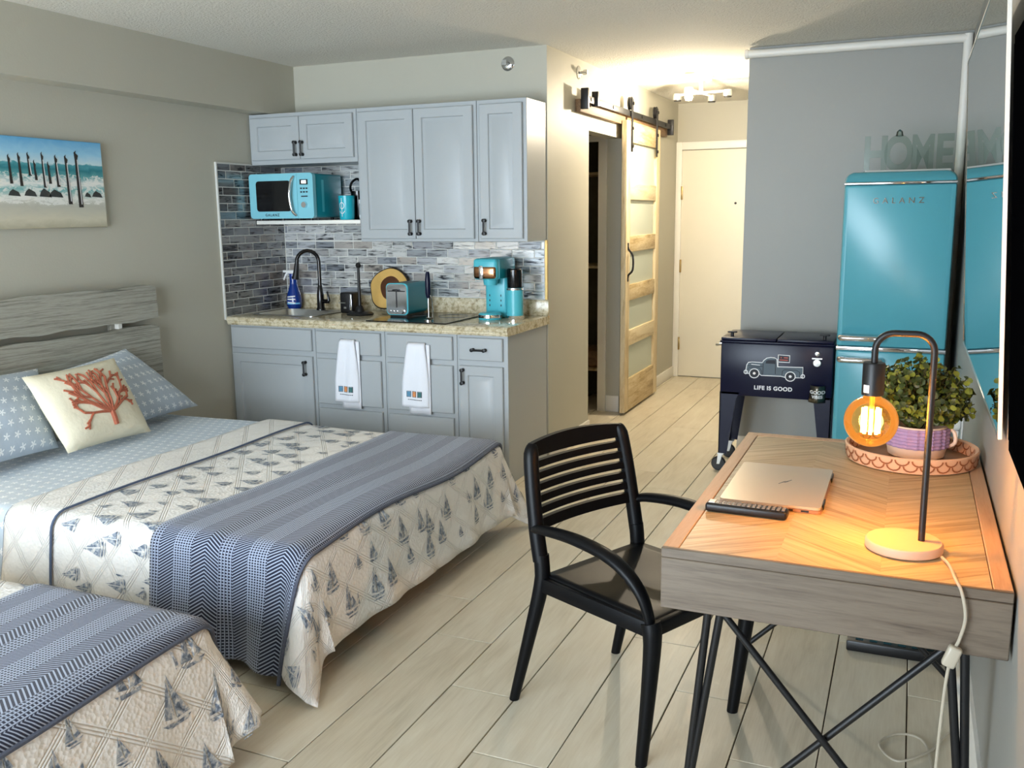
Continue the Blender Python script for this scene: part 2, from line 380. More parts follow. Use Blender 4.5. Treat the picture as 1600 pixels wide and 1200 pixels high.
    def build(s, name, mat, parent=None, angle=40, smooth=True, fix=True, solid=0):
        me = s.mesh(name, mat, angle, smooth, fix)
        o = bpy.data.objects.new(name, me); COL.objects.link(o)
        if parent is not None:
            off = OFF.get(parent.name, Vector((0, 0, 0))); me.transform(Matrix.Translation(-off)); o.parent = parent; OFF[o.name] = off
        else:
            xs = [v.co for v in me.vertices]
            c = Vector(((min(v.x for v in xs) + max(v.x for v in xs)) / 2, (min(v.y for v in xs) + max(v.y for v in xs)) / 2, min(v.z for v in xs)))
            me.transform(Matrix.Translation(-c)); o.location = c; OFF[o.name] = c
        if solid:
            md = o.modifiers.new('thickness', 'SOLIDIFY'); md.thickness = solid; md.offset = -1
        return o
def tag(o, label, cat, group=None, kind=None):
    o['label'] = label; o['category'] = cat
    if group: o['group'] = group
    if kind: o['kind'] = kind
    return o
def thing(name, label, cat, loc=(0, 0, 0), rotz=None, group=None):
    o = bpy.data.objects.new(name, None); COL.objects.link(o); o.empty_display_size = 0.1; o.location = loc
    if rotz is None: OFF[o.name] = Vector(loc)
    else: OFF[o.name] = Vector((0, 0, 0)); o.rotation_euler = (0, 0, rotz)
    return tag(o, label, cat, group)
def struct(o, label):
    o['kind'] = 'structure'; o['label'] = label; return o
def inst(name, me, parent, loc, mat_off=True):
    o = bpy.data.objects.new(name, me); COL.objects.link(o); o.parent = parent
    o.location = Vector(loc) - OFF.get(parent.name, Vector((0, 0, 0))); return o
def text(b, s, size, fn, align='CENTER', depth=0.0, spacing=1.0, bold=0.0):
    """lettering: default font outlines mapped by fn(x, y, d)"""
    cu = bpy.data.curves.new('t', 'FONT'); cu.body = s; cu.size = size; cu.align_x = align; cu.extrude = depth; cu.space_character = spacing; cu.offset = bold
    o = bpy.data.objects.new('t', cu); COL.objects.link(o); bpy.context.view_layer.update()
    me = bpy.data.meshes.new_from_object(o.evaluated_get(bpy.context.evaluated_depsgraph_get()))
    vs = [b.bm.verts.new(fn(v.co.x, v.co.y, v.co.z)) for v in me.vertices]
    for p in me.polygons:
        try: b.bm.faces.new([vs[i] for i in p.vertices])
        except ValueError: pass
    bpy.data.objects.remove(o); bpy.data.curves.remove(cu); bpy.data.meshes.remove(me); return b
def arc(c, r, a0, a1, n=8):
    return [(c[0] + r * math.cos(a0 + (a1 - a0) * i / n), c[1] + r * math.sin(a0 + (a1 - a0) * i / n)) for i in range(n + 1)]
def rrect(x0, x1, z0, z1, r, n=6):
    return arc((x1 - r, z1 - r), r, 0, PI / 2, n) + arc((x0 + r, z1 - r), r, PI / 2, PI, n) + arc((x0 + r, z0 + r), r, PI, 1.5 * PI, n) + arc((x1 - r, z0 + r), r, 1.5 * PI, 2 * PI, n)
def smoothpath(pts, n=6):
    P = [Vector(p) for p in pts]; out = []
    for i in range(len(P) - 1):
        a = P[max(i - 1, 0)]; b = P[i]; c = P[i + 1]; d = P[min(i + 2, len(P) - 1)]
        for k in range(n):
            t = k / n
            out.append(0.5 * ((2 * b) + (c - a) * t + (2 * a - 5 * b + 4 * c - d) * t * t + (3 * b - a - 3 * c + d) * t ** 3))
    out.append(P[-1]); return out

# ------------------------------------------------------------------ room shell
H = 2.52; XA = 1.95; XG = 3.016; YG = 0.667; XR = 4.245; YD = 3.34; YF = -6.4
fl = struct(B().box(-0.2, XR + 0.2, YF - 0.1, YD + 0.1, -0.1, -0.008).build('floor', 'grout'), 'pale wood plank floor')
PW, PL = 0.2322, 1.22
pm = {}
def plank_mesh(wd, ln):
    k = (round(wd, 3), round(ln, 3))
    if k not in pm: pm[k] = B().box(-wd / 2, wd / 2, -ln / 2, ln / 2, -0.008, 0, 0.0015, 1).mesh('plank', 'plank')
    return pm[k]
k0 = -11
for k in range(k0, 9):
    xa = max(0.0, 2.447 + k * PW); xb = min(XR, 2.447 + (k + 1) * PW)
    if xb - xa < 0.02: continue
    y = -2.48 - 0.325 * k
    while y > YF: y -= PL
    while y < YD:
        a = max(y, YF); b = min(y + PL, YD)
        vis = (xa > 1.4) or (b < 0.3)
        if xa + PW > 3.02 and a > YG + 0.05: vis = False
        if xb <= XA - 0.2 and a > 0.1: vis = False
        if b - a > 0.02 and vis:
            inst('plank', plank_mesh(xb - xa - 0.0036, b - a - 0.0036), fl, ((xa + xb) / 2, (a + b) / 2, 0))
        y += PL
struct(B().box(-0.2, XR + 0.2, YF - 0.1, YD + 0.1, H, H + 0.1).build('ceiling', 'ceil'), 'cream popcorn textured ceiling')
wl = struct(B().box(-0.15, 0, YF - 0.1, 0.1, -0.05, H).build('wall_left', 'wall'), 'grey painted wall behind the beds')
struct(B().box(0.0, 0.145, YF, 0, 2.197, H).build('trim_1', 'wall'), 'grey boxed beam along the top of the wall')
wk = struct(B().box(-0.15, XA - 0.11, 0, 0.1, -0.05, H).build('wall_kitchen', 'wall'), 'grey wall above and behind the kitchen cabinets')
OY0, OY1, OZ = 0.78, 1.55, 2.09
wb = B(); wb.box(XA - 0.11, XA, 0, OY0, -0.05, H); wb.box(XA - 0.11, XA, OY1, YD, -0.05, H); wb.box(XA - 0.11, XA, OY0, OY1, OZ, H)
struct(wb.build('wall_hall', 'wall'), 'hall wall with the opening behind the sliding door')
struct(B().box(0.8, XG + 0.1, YD, YD + 0.1, -0.05, H).build('wall_end', 'wall'), 'wall around the entrance door')
struct(B().box(XG, XR + 0.15, YG, YD, -0.05, H).build('wall_nook', 'wall_nook'), 'cool grey wall behind the cooler and fridge')
struct(B().box(XR, XR + 0.15, YF - 0.1, YG + 0.1, -0.05, H).build('wall_right', 'wall_nook'), 'grey wall behind the desk')
wf = B(); wf.box(-0.15, 0.15, YF - 0.1, YF, -0.05, H); wf.box(3.35, XR + 0.15, YF - 0.1, YF, -0.05, H); wf.box(0.15, 3.35, YF - 0.1, YF, 2.32, H)
struct(wf.build('wall_front', 'wall'), 'wall around the balcony door')
wn = B()
for x in (0.18, 1.72, 3.27): wn.box(x - 0.03, x + 0.05, YF - 0.08, YF - 0.02, 0.0, 2.32)
wn.box(0.15, 3.35, YF - 0.08, YF - 0.02, 2.25, 2.32); wn.box(0.15, 3.35, YF - 0.08, YF - 0.02, 0.0, 0.06)
wo = struct(wn.build('window_1', 'trim'), 'white sliding balcony door frame')
for a, b in ((0.23, 1.69), (1.77, 3.24)): B().box(a, b, YF - 0.06, YF - 0.05, 0.06, 2.25).build('pane', 'clear', wo)
# baseboards
def base(name, x0, x1, y0, y1, lab):
    b = B(); b.box(x0, x1, y0, y1, 0, 0.10, 0.006, 2); return struct(b.build(name, 'trim'), lab)
bR = B(); bR.prism([(XR, 0), (XR, 0.13), (XR - 0.010, 0.13), (XR - 0.016, 0.10), (XR - 0.016, 0.02), (XR - 0.030, 0.015), (XR - 0.030, 0)], 'y', YF, YG)
struct(bR.build('baseboard_right', 'trim'), 'white moulded baseboard under the desk')
base('baseboard_hall', XA, XA + 0.015, 0.0, OY0, 'white baseboard between kitchen and sliding door')
base('baseboard_far_hall', XA, XA + 0.015, OY1 + 0.9, YD, 'white baseboard beyond the sliding door')
b = B(); b.box(XA - 0.11, XA, OY1 - 0.015, OY1, 0, 0.13, 0.006, 2); struct(b.build('baseboard_reveal', 'trim'), 'white baseboard on the door reveal')
b = B(); b.box(0.0, 0.015, YF, -0.665, 0, 0.1, 0.005); struct(b.build('baseboard_left', 'trim'), 'white baseboard behind the beds')
b = B(); b.box(XG, XR, YG - 0.015, YG, 0, 0.1, 0.005); struct(b.build('baseboard_nook', 'trim'), 'white baseboard behind the cooler')
# dark closet behind the opening
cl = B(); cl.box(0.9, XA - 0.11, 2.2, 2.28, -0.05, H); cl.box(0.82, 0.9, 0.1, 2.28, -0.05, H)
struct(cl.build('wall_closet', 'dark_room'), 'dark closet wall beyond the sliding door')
b = B(); b.box(XA - 0.175, XA - 0.11, OY1 - 0.02, OY1 + 0.03, 0, 2.075); b.box(0.9, XA - 0.11, OY1 - 0.02, OY1 + 0.03, 2.075, 2.12); struct(b.build('trim_2', 'trim'), 'white casing strip inside the closet opening')
for z, dx in ((1.86, 0), (1.13, 0), (0.30, 0)):
    tag(B().box(1.2, 1.80, 1.75, 2.19, z - 0.02, z, 0.004).build('closet_shelf', 'rustic_h'), {1.86: 'upper', 1.13: 'middle', 0.30: 'lowest'}[z] + ' dim closet shelf seen past the sliding door', 'shelf', 'closet shelves')
bk = B(); bk.box(1.30, 1.72, 1.80, 2.15, 0.302, 0.44, 0.02); 
bk = bk.build('storage_basket', 'walnut_header'); tag(bk, 'brown woven basket on the lowest closet shelf', 'basket')

# entrance door
DX0, DX1 = 2.005, 2.915
d = struct(B().box(DX0, DX1, YD - 0.03, YD - 0.001, 0.008, 2.10, 0.003).build('door_1', 'door'), 'plain cream entrance door')
tr = B(); tr.box(DX0 - 0.055, DX0, YD - 0.045, YD - 0.001, 0, 2.175, 0.005); tr.box(DX1, DX1 + 0.055, YD - 0.045, YD - 0.001, 0, 2.175, 0.005); tr.box(DX0, DX1, YD - 0.045, YD - 0.001, 2.105, 2.175, 0.005)
tr.build('door_casing', 'trim', d)
B().cyl((2.50, YD - 0.036, 1.62), (2.50, YD - 0.03, 1.62), 0.011).build('peephole', 'black', d)
for z in (1.72, 1.05, 0.32): B().box(DX0 - 0.004, DX0 + 0.012, YD - 0.05, YD - 0.03, z - 0.06, z + 0.06, 0.003).build('hinge', 'brass', d)
b = B(); b.cyl((2.86, YD - 0.03, 0.98), (2.86, YD - 0.07, 0.98), 0.012); b.tube([(2.86, YD - 0.07, 0.98), (2.78, YD - 0.07, 0.98)], 0.01); b.build('door_handle', 'steel', d)

# ------------------------------------------------------------------ sliding barn door and hardware
bd = thing('barn_door', 'pale pine sliding barn door with five frosted panels', 'door', (2.01, 1.91, 0))
X0, X1, Y0, Y1 = 1.99, 2.03, 1.42, 2.40
RZ = [(0.02, 0.27), (0.53, 0.65), (0.88, 1.0), (1.25, 1.37), (1.64, 1.76), (2.06, 2.21)]
B().box(X0, X1, Y0, Y0 + 0.11, 0.02, 2.21, 0.003).build('stile', 'rustic', bd)
B().box(X0, X1, Y1 - 0.11, Y1, 0.02, 2.21, 0.003).build('stile', 'rustic', bd)
for a, c in RZ: B().box(X0 + 0.002, X1 - 0.002, Y0 + 0.111, Y1 - 0.111, a, c, 0.003).build('rail', 'rustic_h', bd)
for (a, c), (e, f) in zip(RZ, RZ[1:]):
    B().box(X0 + 0.014, X1 - 0.022, Y0 + 0.10, Y1 - 0.10, c - 0.01, e + 0.01).build('glass_panel', 'frost', bd)
b = B(); b.tube(smoothpath([(2.031, 1.475, 1.06), (2.036, 1.475, 1.08), (2.068, 1.475, 1.12), (2.068, 1.475, 1.22), (2.036, 1.475, 1.27), (2.031, 1.475, 1.29)], 4), 0.008, 8)
b.box(2.03, 2.035, 1.462, 1.488, 1.03, 1.08, 0.002); b.box(2.03, 2.035, 1.462, 1.488, 1.27, 1.32, 0.002); b.build('pull_handle', 'black', bd)
for y in (1.54, 2.27):
    h = B(); h.box(2.031, 2.037, y - 0.022, y + 0.022, 1.99, 2.37, 0.002); hg = h.build('hanger_strap', 'black', bd)
    b = B(); b.lathe([(0.001, -0.012), (0.048, -0.012), (0.048, -0.006), (0.042, 0), (0.048, 0.006), (0.048, 0.012), (0.001, 0.012)], (2.018, y, 2.338), 24, 'x'); b.build('wheel', 'black', hg)
    b = B()
    for z in (2.03, 2.16, 2.338): b.cyl((2.037, y, z), (2.047, y, z), 0.012, n=10)
    b.build('bolt', 'black', hg)
rl = thing('barn_door_track', 'black steel rail on wooden header above the sliding door', 'door track', (1.98, 1.65, 2.18))
B().box(1.951, 1.987, 0.50, 2.80, 2.185, 2.265, 0.003).build('header_board', 'walnut_header', rl)
B().box(2.012, 2.022, 0.52, 2.78, 2.245, 2.289, 0.002).build('rail_bar', 'black', rl)
for y in (0.62, 1.1, 1.85, 2.6): B().cyl((1.951, y, 2.268), (2.027, y, 2.268), 0.012, n=10).build('standoff', 'black', rl)
for y in (0.51, 2.80): B().box(1.99, 2.04, y - 0.015, y + 0.015, 2.20, 2.33, 0.003).build('end_stop', 'black', rl)
B().box(1.995, 2.04, 0.70, 0.73, 2.235, 2.33, 0.003).build('stop_block', 'black', rl)

# sprinklers
def sprinkler(c, ax, lab):
    t = thing('fire_sprinkler', lab, 'sprinkler', c, 0.0)
    R = Matrix.Identity(4) if ax == 'x' else Matrix.Rotation(-PI / 2, 4, 'Z')
    b = B(); b.lathe([(0.001, 0), (0.042, 0), (0.042, 0.004), (0.03, 0.012), (0.012, 0.014), (0.001, 0.014)], (0, 0, 0), 24, 'x'); b.xf(R); b.build('escutcheon', 'chrome', t)
    b = B(); b.cyl((0.012, 0, 0), (0.055, 0, 0), 0.008); b.tube([(0.03, 0, 0.012), (0.05, 0, 0.014), (0.06, 0, 0)], 0.003, 6); b.tube([(0.03, 0, -0.012), (0.05, 0, -0.014), (0.06, 0, 0)], 0.003, 6); b.box(0.058, 0.061, -0.014, 0.014, -0.014, 0.014); b.xf(R); b.build('nozzle', 'steel', t)
sprinkler((XA, 0.57, 2.435), 'x', 'chrome wall sprinkler above the sliding door rail')
sprinkler((1.70, -0.0, 2.43), 'y', 'chrome wall sprinkler above the kitchen cabinets')

# hall ceiling lamp
cl = thing('ceiling_lamp', 'white four-arm spotlight on the hall ceiling with one bulb lit', 'ceiling lamp', (2.50, 1.72, H))
B().lathe([(0.001, H - 0.03), (0.075, H - 0.028), (0.085, H - 0.015), (0.085, H), (0.001, H)], (2.50, 1.72, 0), 28).build('canopy', 'white', cl)
B().cyl((2.50, 1.72, H - 0.03), (2.50, 1.72, 2.40), 0.014).build('stem', 'white', cl)
heads = [((2.69, 1.75), 'off'), ((2.30, 1.83), 'off'), ((2.52, 2.02), 'off'), ((2.46, 1.50), 'on')]
for (x, y), st in heads:
    ar = B().tube([(2.50, 1.72, 2.405), (x, y, 2.412)], 0.008, 8).build('arm', 'white', cl)
    B().lathe([(0.001, 2.42), (0.03, 2.42), (0.034, 2.40), (0.034, 2.375), (0.001, 2.375)], (x, y, 0), 20).build('spot_head', 'white' if st == 'on' else 'steel', ar)
    bm_ = emis('lit_bulb', (1.0, 0.80, 0.50, 1), 40.0) if st == 'on' else MATS['black_plastic']
    bl = B().lathe([(0.001, 2.374), (0.024, 2.370), (0.030, 2.352), (0.022, 2.334), (0.001, 2.328)] if st == 'on' else [(0.001, 2.375), (0.03, 2.374), (0.026, 2.366), (0.001, 2.364)], (x, y, 0), 20).build('bulb', bm_, ar)
point_light('hall_bulb_light', (2.46, 1.50, 2.29), HALL_POWER, (1.0, 0.85, 0.64), 0.035)

# ------------------------------------------------------------------ kitchen
def door_panel(b, x0, x1, z0, z1, y, th=0.02, rail=0.055, raised=True):
    """raised panel front facing -y; y = front plane"""
    def ring(i, dy): return [(x0 + i, y + dy, z0 + i), (x1 - i, y + dy, z0 + i), (x1 - i, y + dy, z1 - i), (x0 + i, y + dy, z1 - i)]
    R = [ring(0, th), ring(0, 0.004), ring(0.004, 0)]
    if raised: R += [ring(rail, 0), ring(rail + 0.005, 0.010), ring(rail + 0.012, 0.010), ring(rail + 0.036, 0.001)]
    else: R += [ring(0.010, 0)]
    b.loft(R); return b
def pull(b, c, vertical=True, L=0.075):
    x, y, z = c
    d = (0, 0, L / 2) if vertical else (L / 2, 0, 0)
    p0 = (x - d[0], y, z - d[2]); p1 = (x + d[0], y, z + d[2])
    for p in (p0, p1):
        b.lathe([(0.001, 0), (0.010, 0), (0.010, 0.006), (0.006, 0.010), (0.006, 0.020), (0.011, 0.024), (0.011, 0.030), (0.001, 0.033)], p, 12, 'y')
    q = lambda p: (p[0], p[1] - 0.027, p[2])
    b.tube([q(p0), q(p1)], 0.006, 8); return b
def cabinet(name, label, body, fronts, group):
    """fronts: (kind, x0,x1,z0,z1,raised, pull (x,z,vertical) or None)"""
    x0, x1, y0, y1, z0, z1 = body
    t = thing(name, label, 'cabinet', ((x0 + x1) / 2, (y0 + y1) / 2, z0), None, group)
    B().box(x0, x1, y0, y1, z0, z1, 0.002, 1).build('body', 'cab', t)
    for kind, a, c, e, f, rs, pl in fronts:
        dd = door_panel(B(), a, c, e, f, y0 - 0.0205, raised=rs).build(kind, 'cab', t, angle=25)
        if pl: pull(B(), (pl[0], y0 - 0.0205, pl[1]), pl[2]).build('handle', 'black', dd)
    return t
WG = 'grey wall cabinets'; BG = 'grey base cabinets'
YU = -0.31
cabinet('wall_cabinet', 'short grey two-door wall cabinet above the microwave', (0.003, 0.815, YU, -0.012, 1.872, 2.19), [
    ('cabinet_door', 0.02, 0.398, 1.90, 2.165, True, (0.375, 1.965, True)), ('cabinet_door', 0.402, 0.795, 1.90, 2.165, True, (0.425, 1.965, True))], WG)
cabinet('wall_cabinet', 'tall grey two-door wall cabinet right of the microwave', (0.817, 1.63, YU, -0.012, 1.383, 2.19), [
    ('cabinet_door', 0.835, 1.217, 1.40, 2.165, True, (1.19, 1.468, True)), ('cabinet_door', 1.221, 1.61, 1.40, 2.165, True, (1.25, 1.468, True))], WG)
cabinet('wall_cabinet', 'narrow single-door grey wall cabinet at the wall end', (1.632, 1.945, YU, -0.012, 1.383, 2.19), [
    ('cabinet_door', 1.655, 1.922, 1.40, 2.165, True, (1.685, 1.468, True))], WG)
YB = -0.615
cabinet('base_cabinet', 'grey sink base cabinet with one wide door beside the bed', (0.003, 0.650, YB, -0.012, 0.0, 0.868), [
    ('false_drawer_front', 0.02, 0.632, 0.722, 0.855, False, None), ('cabinet_door', 0.02, 0.632, 0.10, 0.688, True, (0.585, 0.615, True))], BG)
t2 = cabinet('base_cabinet', 'grey drawer base cabinet with three plain fronts next to the sink', (0.652, 1.145, YB, -0.012, 0.0, 0.868), [
    ('drawer_front', 0.668, 1.122, 0.715, 0.852, False, None), ('drawer_front', 0.668, 1.122, 0.40, 0.683, False, None), ('drawer_front', 0.668, 1.122, 0.09, 0.372, False, None)], BG)
cabinet('base_cabinet', 'grey drawer base cabinet with three plain fronts under the cooktop', (1.147, 1.625, YB, -0.012, 0.0, 0.868), [
    ('drawer_front', 1.168, 1.602, 0.715, 0.852, False, None), ('drawer_front', 1.168, 1.602, 0.40, 0.683, False, None), ('drawer_front', 1.168, 1.602, 0.09, 0.372, False, None)], BG)
cabinet('base_cabinet', 'narrow grey base cabinet with a pull drawer at the counter end', (1.627, 1.945, YB, -0.012, 0.0, 0.868), [
    ('drawer', 1.645, 1.918, 0.722, 0.852, False, (1.777, 0.785, False)), ('cabinet_door', 1.645, 1.918, 0.10, 0.69, True, (1.672, 0.628, True))], BG)

# tiles: children of the walls
tm = {}
def tile_mesh(wd, ht, ax):
    k = (round(wd, 3), ht, ax)
    if k not in tm:
        b = B()
        if ax == 'y': b.box(-wd / 2, wd / 2, -0.008, 0, -ht / 2, ht / 2, 0.0015, 1)
        else: b.box(0, 0.008, -wd / 2, wd / 2, -ht / 2, ht / 2, 0.0015, 1)
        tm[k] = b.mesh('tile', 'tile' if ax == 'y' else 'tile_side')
    return tm[k]
TP, TW, G = 0.0505, 0.150, 0.0042
def tiles(wall, ax, a0, a1, z0, z1, rowoff, skip=None):
    r = 0; z = z0
    while z < z1 - 0.012:
        zt_ = min(z + TP, z1); a = a0 - rowoff[r % len(rowoff)]
        while a < a1:
            p, q = max(a, a0), min(a + TW, a1)
            if q - p > 0.014 and not (skip and skip((p + q) / 2, (z + zt_) / 2)):
                me = tile_mesh(q - p - G, round(zt_ - z - G, 4), ax)
                loc = ((p + q) / 2, -0.003, (z + zt_) / 2) if ax == 'y' else (0.003, (p + q) / 2, (z + zt_) / 2)
                inst('tile', me, wall, loc)
            a += TW
        z += TP; r += 1
struct(B().box(0.003, XA - 0.015, -0.0098, 0, 1.0, 1.385).box(0.003, 0.815, -0.0098, 0, 1.385, 1.87).build('trim_3', 'tile_grout'), 'pale grout behind the kitchen tiles')
struct(B().box(0.0, 0.0098, -0.655, -0.003, 0.90, 1.875).build('trim_4', 'tile_grout'), 'pale grout behind the side tiles')
tiles(wk, 'y', 0.012, XA - 0.015, 1.022, 1.380, (0.02, 0.095, 0.05, 0.125))
tiles(wk, 'y', 0.012, 0.812, 1.380, 1.87, (0.05, 0.125, 0.02, 0.095))
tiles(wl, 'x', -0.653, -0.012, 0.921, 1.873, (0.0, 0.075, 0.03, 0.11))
struct(B().box(0.0, 0.014, -0.664, -0.655, 0.90, 1.88).box(0.0, 0.014, -0.655, -0.33, 1.873, 1.88).build('trim_5', 'tile_grout'), 'pale edge strip around the side tiles')
struct(B().box(XA - 0.013, XA + 0.002, -0.014, 0.0, 1.02, 1.383).build('trim_6', 'brass'), 'thin metal edge strip at the tile end')

# countertop with sink cutout
SX0, SX1, SY0, SY1 = 0.10, 0.56, -0.50, -0.13
CZ0, CZ1, CY0, CX1 = 0.870, 0.920, -0.665, 1.962
ct = thing('countertop', 'speckled beige granite countertop with rounded edge', 'countertop', (0.98, -0.33, CZ0))
b = B(); prof = [(CY0 + 0.012, CZ0), (CY0 + 0.004, CZ0 + 0.012), (CY0 + 0.006, CZ0 + 0.02), (CY0, CZ0 + 0.026), (CY0 - 0.002, CZ0 + 0.036), (CY0 + 0.006, CZ1 - 0.003), (CY0 + 0.014, CZ1)]
b.prism(prof + [(SY0, CZ1), (SY0, CZ0)], 'x', 0.0155, CX1)
b.box(0.0155, SX0, SY0, -0.001, CZ0, CZ1); b.box(SX1, CX1, SY0, -0.001, CZ0, CZ1); b.box(SX0, SX1, SY1, -0.001, CZ0, CZ1)
b.build('slab', 'granite', ct)
B().box(0.0155, CX1, -0.022, -0.0115, CZ1, 1.018, 0.003).build('backsplash_strip', 'granite', ct)
sk = thing('kitchen_sink', 'stainless steel sink set into the granite countertop', 'sink', ((SX0 + SX1) / 2, (SY0 + SY1) / 2, 0.875))
b = B(); o = 0.001
def rr3(i, z, r): return [(p[0], p[1], z) for p in rrect(SX0 + i, SX1 - i, SY0 + i, SY1 - i, r, 5)]
b.loft([rr3(-0.018, 0.922, 0.04), rr3(-0.018, 0.925, 0.04), rr3(0.008, 0.925, 0.05), rr3(0.010, 0.915, 0.05), rr3(0.016, 0.878, 0.06), rr3(0.05, 0.872, 0.05)], False, True)
b.build('basin', 'steel', sk)
B().lathe([(0.001, 0.876), (0.03, 0.876), (0.034, 0.873), (0.001, 0.873)], (0.33, -0.31, 0), 20).build('drain', 'chrome', sk)
fc = thing('kitchen_faucet', 'black gooseneck faucet with pull-down spray head', 'faucet', (0.386, -0.16, 0.9255))
B().lathe([(0.001, 0.9255), (0.03, 0.9255), (0.03, 0.935), (0.025, 0.945), (0.024, 1.02), (0.018, 1.07), (0.014, 1.09), (0.001, 1.09)], (0.386, -0.16, 0), 20).build('body', 'black_gloss', fc)
path = [(0.386, -0.16, 1.08)] + [(0.386 - 0.056 + 0.056 * math.cos(a), -0.16 - 0.09 * (1 - math.cos(a)) / 2, 1.245 + 0.075 * math.sin(a)) for a in [i * PI / 10 for i in range(0, 10)]] + [(0.276, -0.252, 1.235)]
B().tube(path, 0.0125, 12).build('neck', 'black_gloss', fc)
B().tube([(0.277, -0.252, 1.24), (0.270, -0.256, 1.18), (0.264, -0.26, 1.135)], [0.015, 0.019, 0.025], 16).build('spray_head', 'black', fc)
B().tube([(0.406, -0.16, 0.985), (0.451, -0.165, 0.985), (0.456, -0.165, 0.99), (0.441, -0.16, 1.05)], [0.014, 0.015, 0.009, 0.006], 10).build('lever', 'black_gloss', fc)
sb = thing('spray_bottle', 'blue dish spray bottle with white trigger by the sink', 'bottle', (0.125, -0.095, 0.9205))
c = (0.125, -0.095, 0)
B().lathe([(0.001, 0.9205), (0.040, 0.9205), (0.050, 0.94), (0.053, 0.975), (0.046, 1.02), (0.030, 1.07), (0.024, 1.10), (0.026, 1.16), (0.001, 1.16)], c, 24).build('bottle_body', 'bottle_blue', sb)
b = B(); b.box(0.092, 0.158, -0.122, -0.072, 1.16, 1.185, 0.008); b.tube([(0.095, -0.11, 1.17), (0.078, -0.115, 1.15), (0.066, -0.12, 1.118)], [0.009, 0.007, 0.005], 8); b.box(0.055, 0.098, -0.115, -0.09, 1.168, 1.183, 0.004); b.build('trigger', 'white', sb)
b = B(); b.grid(lambda u, v: (c[0] + (0.0538 - 0.010 * v) * math.sin(-1.0 + 1.9 * u + 0.5), c[1] - (0.0538 - 0.010 * v) * math.cos(-1.0 + 1.9 * u + 0.5), 0.955 + 0.06 * v), 8, 3); b.build('label', 'label_blue', sb)
b = B()
for k, z in enumerate((0.965, 0.985, 1.0)): b.grid(lambda u, v: (c[0] + 0.0542 * math.sin(-0.35 + 1.1 * u), c[1] - 0.0542 * math.cos(-0.35 + 1.1 * u), z + 0.008 * v + 0.006 * u * (k - 1)), 6, 1)
b.build('label_print', 'white', sb)

# small appliances and objects on the counter
ZC = 0.9205
tb = thing('can_opener', 'small black electric can opener box behind the paper towel stand', 'can opener', (0.643, -0.20, ZC))
B().box(0.595, 0.692, -0.25, -0.15, ZC, 1.055, 0.012, 3).build('housing', 'black_plastic', tb)
b = B(); b.box(0.59, 0.64, -0.256, -0.25, 0.985, 0.99); b.box(0.628, 0.645, -0.2535, -0.25, 0.95, 0.962); b.build('cutter_lever', 'steel', tb)
B().box(0.674, 0.686, -0.2525, -0.2495, 0.94, 1.045, 0.002).build('chrome_strip', 'chrome', tb)
ph = thing('paper_towel_holder', 'black upright paper towel stand without a roll', 'towel stand', (0.78, -0.30, ZC))
B().lathe([(0.001, ZC), (0.085, ZC), (0.088, ZC + 0.008), (0.07, ZC + 0.018), (0.03, ZC + 0.022), (0.022, ZC + 0.05), (0.012, ZC + 0.06), (0.001, ZC + 0.06)], (0.78, -0.30, 0), 28).build('base', 'black', ph)
B().tube([(0.78, -0.30, ZC + 0.05), (0.78, -0.30, 1.225)], [0.011, 0.008], 12).build('rod', 'black', ph)
B().lathe([(0.001, 1.216), (0.012, 1.219), (0.018, 1.234), (0.012, 1.249), (0.001, 1.252)], (0.78, -0.30, 0), 16).build('finial', 'black', ph)
ws = thing('wood_slice_board', 'round live-edge wood slice leaning on the tiles', 'cutting board', (0.862, -0.09, ZC), 0.0)
Rt = Matrix.Rotation(math.radians(-14), 4, 'X')
def blob(r, k=0.0): return [(r * (1 + 0.035 * math.sin(3 * a + 0.5) + 0.02 * math.sin(7 * a + k)) * math.cos(a), r * (1 + 0.05 * math.sin(2 * a + 1.0) + 0.02 * math.sin(5 * a)) * math.sin(a) + 0.15) for a in [2 * PI * i / 36 for i in range(36)]]
def ringy(poly, y): return [(p[0], y, p[1]) for p in poly]
b = B(); b.loft([ringy(blob(0.138), 0.0), ringy(blob(0.144), -0.006), ringy(blob(0.144), -0.018), ringy(blob(0.138), -0.022)]); b.xf(Rt); b.build('bark_edge', 'bark', ws)
b = B(); b.loft([ringy(blob(0.137), -0.0215), ringy(blob(0.134), -0.025)]); b.xf(Rt); b.build('sapwood_face', 'olive_wood', ws)
b = B(); b.loft([[(p[0] + 0.012, -0.0252, p[1] + 0.005) for p in [(0.072 * (1 + 0.06 * math.sin(3 * a)) * math.cos(a), 0.078 * math.sin(a) + 0.15) for a in [2 * PI * i / 28 for i in range(28)]]], [(p[0] + 0.012, -0.0262, p[1] + 0.005) for p in [(0.070 * (1 + 0.06 * math.sin(3 * a)) * math.cos(a), 0.076 * math.sin(a) + 0.15) for a in [2 * PI * i / 28 for i in range(28)]]]]); b.xf(Rt); b.build('heartwood', 'heart_wood', ws)
ck = thing('cooktop', 'black glass two-burner cooktop set on the granite', 'cooktop', (1.29, -0.36, ZC))
B().box(1.02, 1.56, -0.62, -0.10, ZC, ZC + 0.006, 0.002, 1).build('glass_top', 'black_gloss', ck)
for cx, cy, r in ((1.17, -0.25, 0.07), (1.42, -0.25, 0.09)):
    b = B(); b.tube([(cx + r * math.cos(a), cy + r * math.sin(a), ZC + 0.0063) for a in [2 * PI * i / 28 for i in range(28)]], 0.0012, 4, closed=True); b.build('burner_ring', 'print_grey', ck)
ZK = ZC + 0.0065
to = thing('toaster', 'teal two-slice toaster with chrome face on the cooktop', 'toaster', (1.11, -0.28, ZK))
TX0, TX1, TY0, TY1 = 1.035, 1.185, -0.40, -0.14
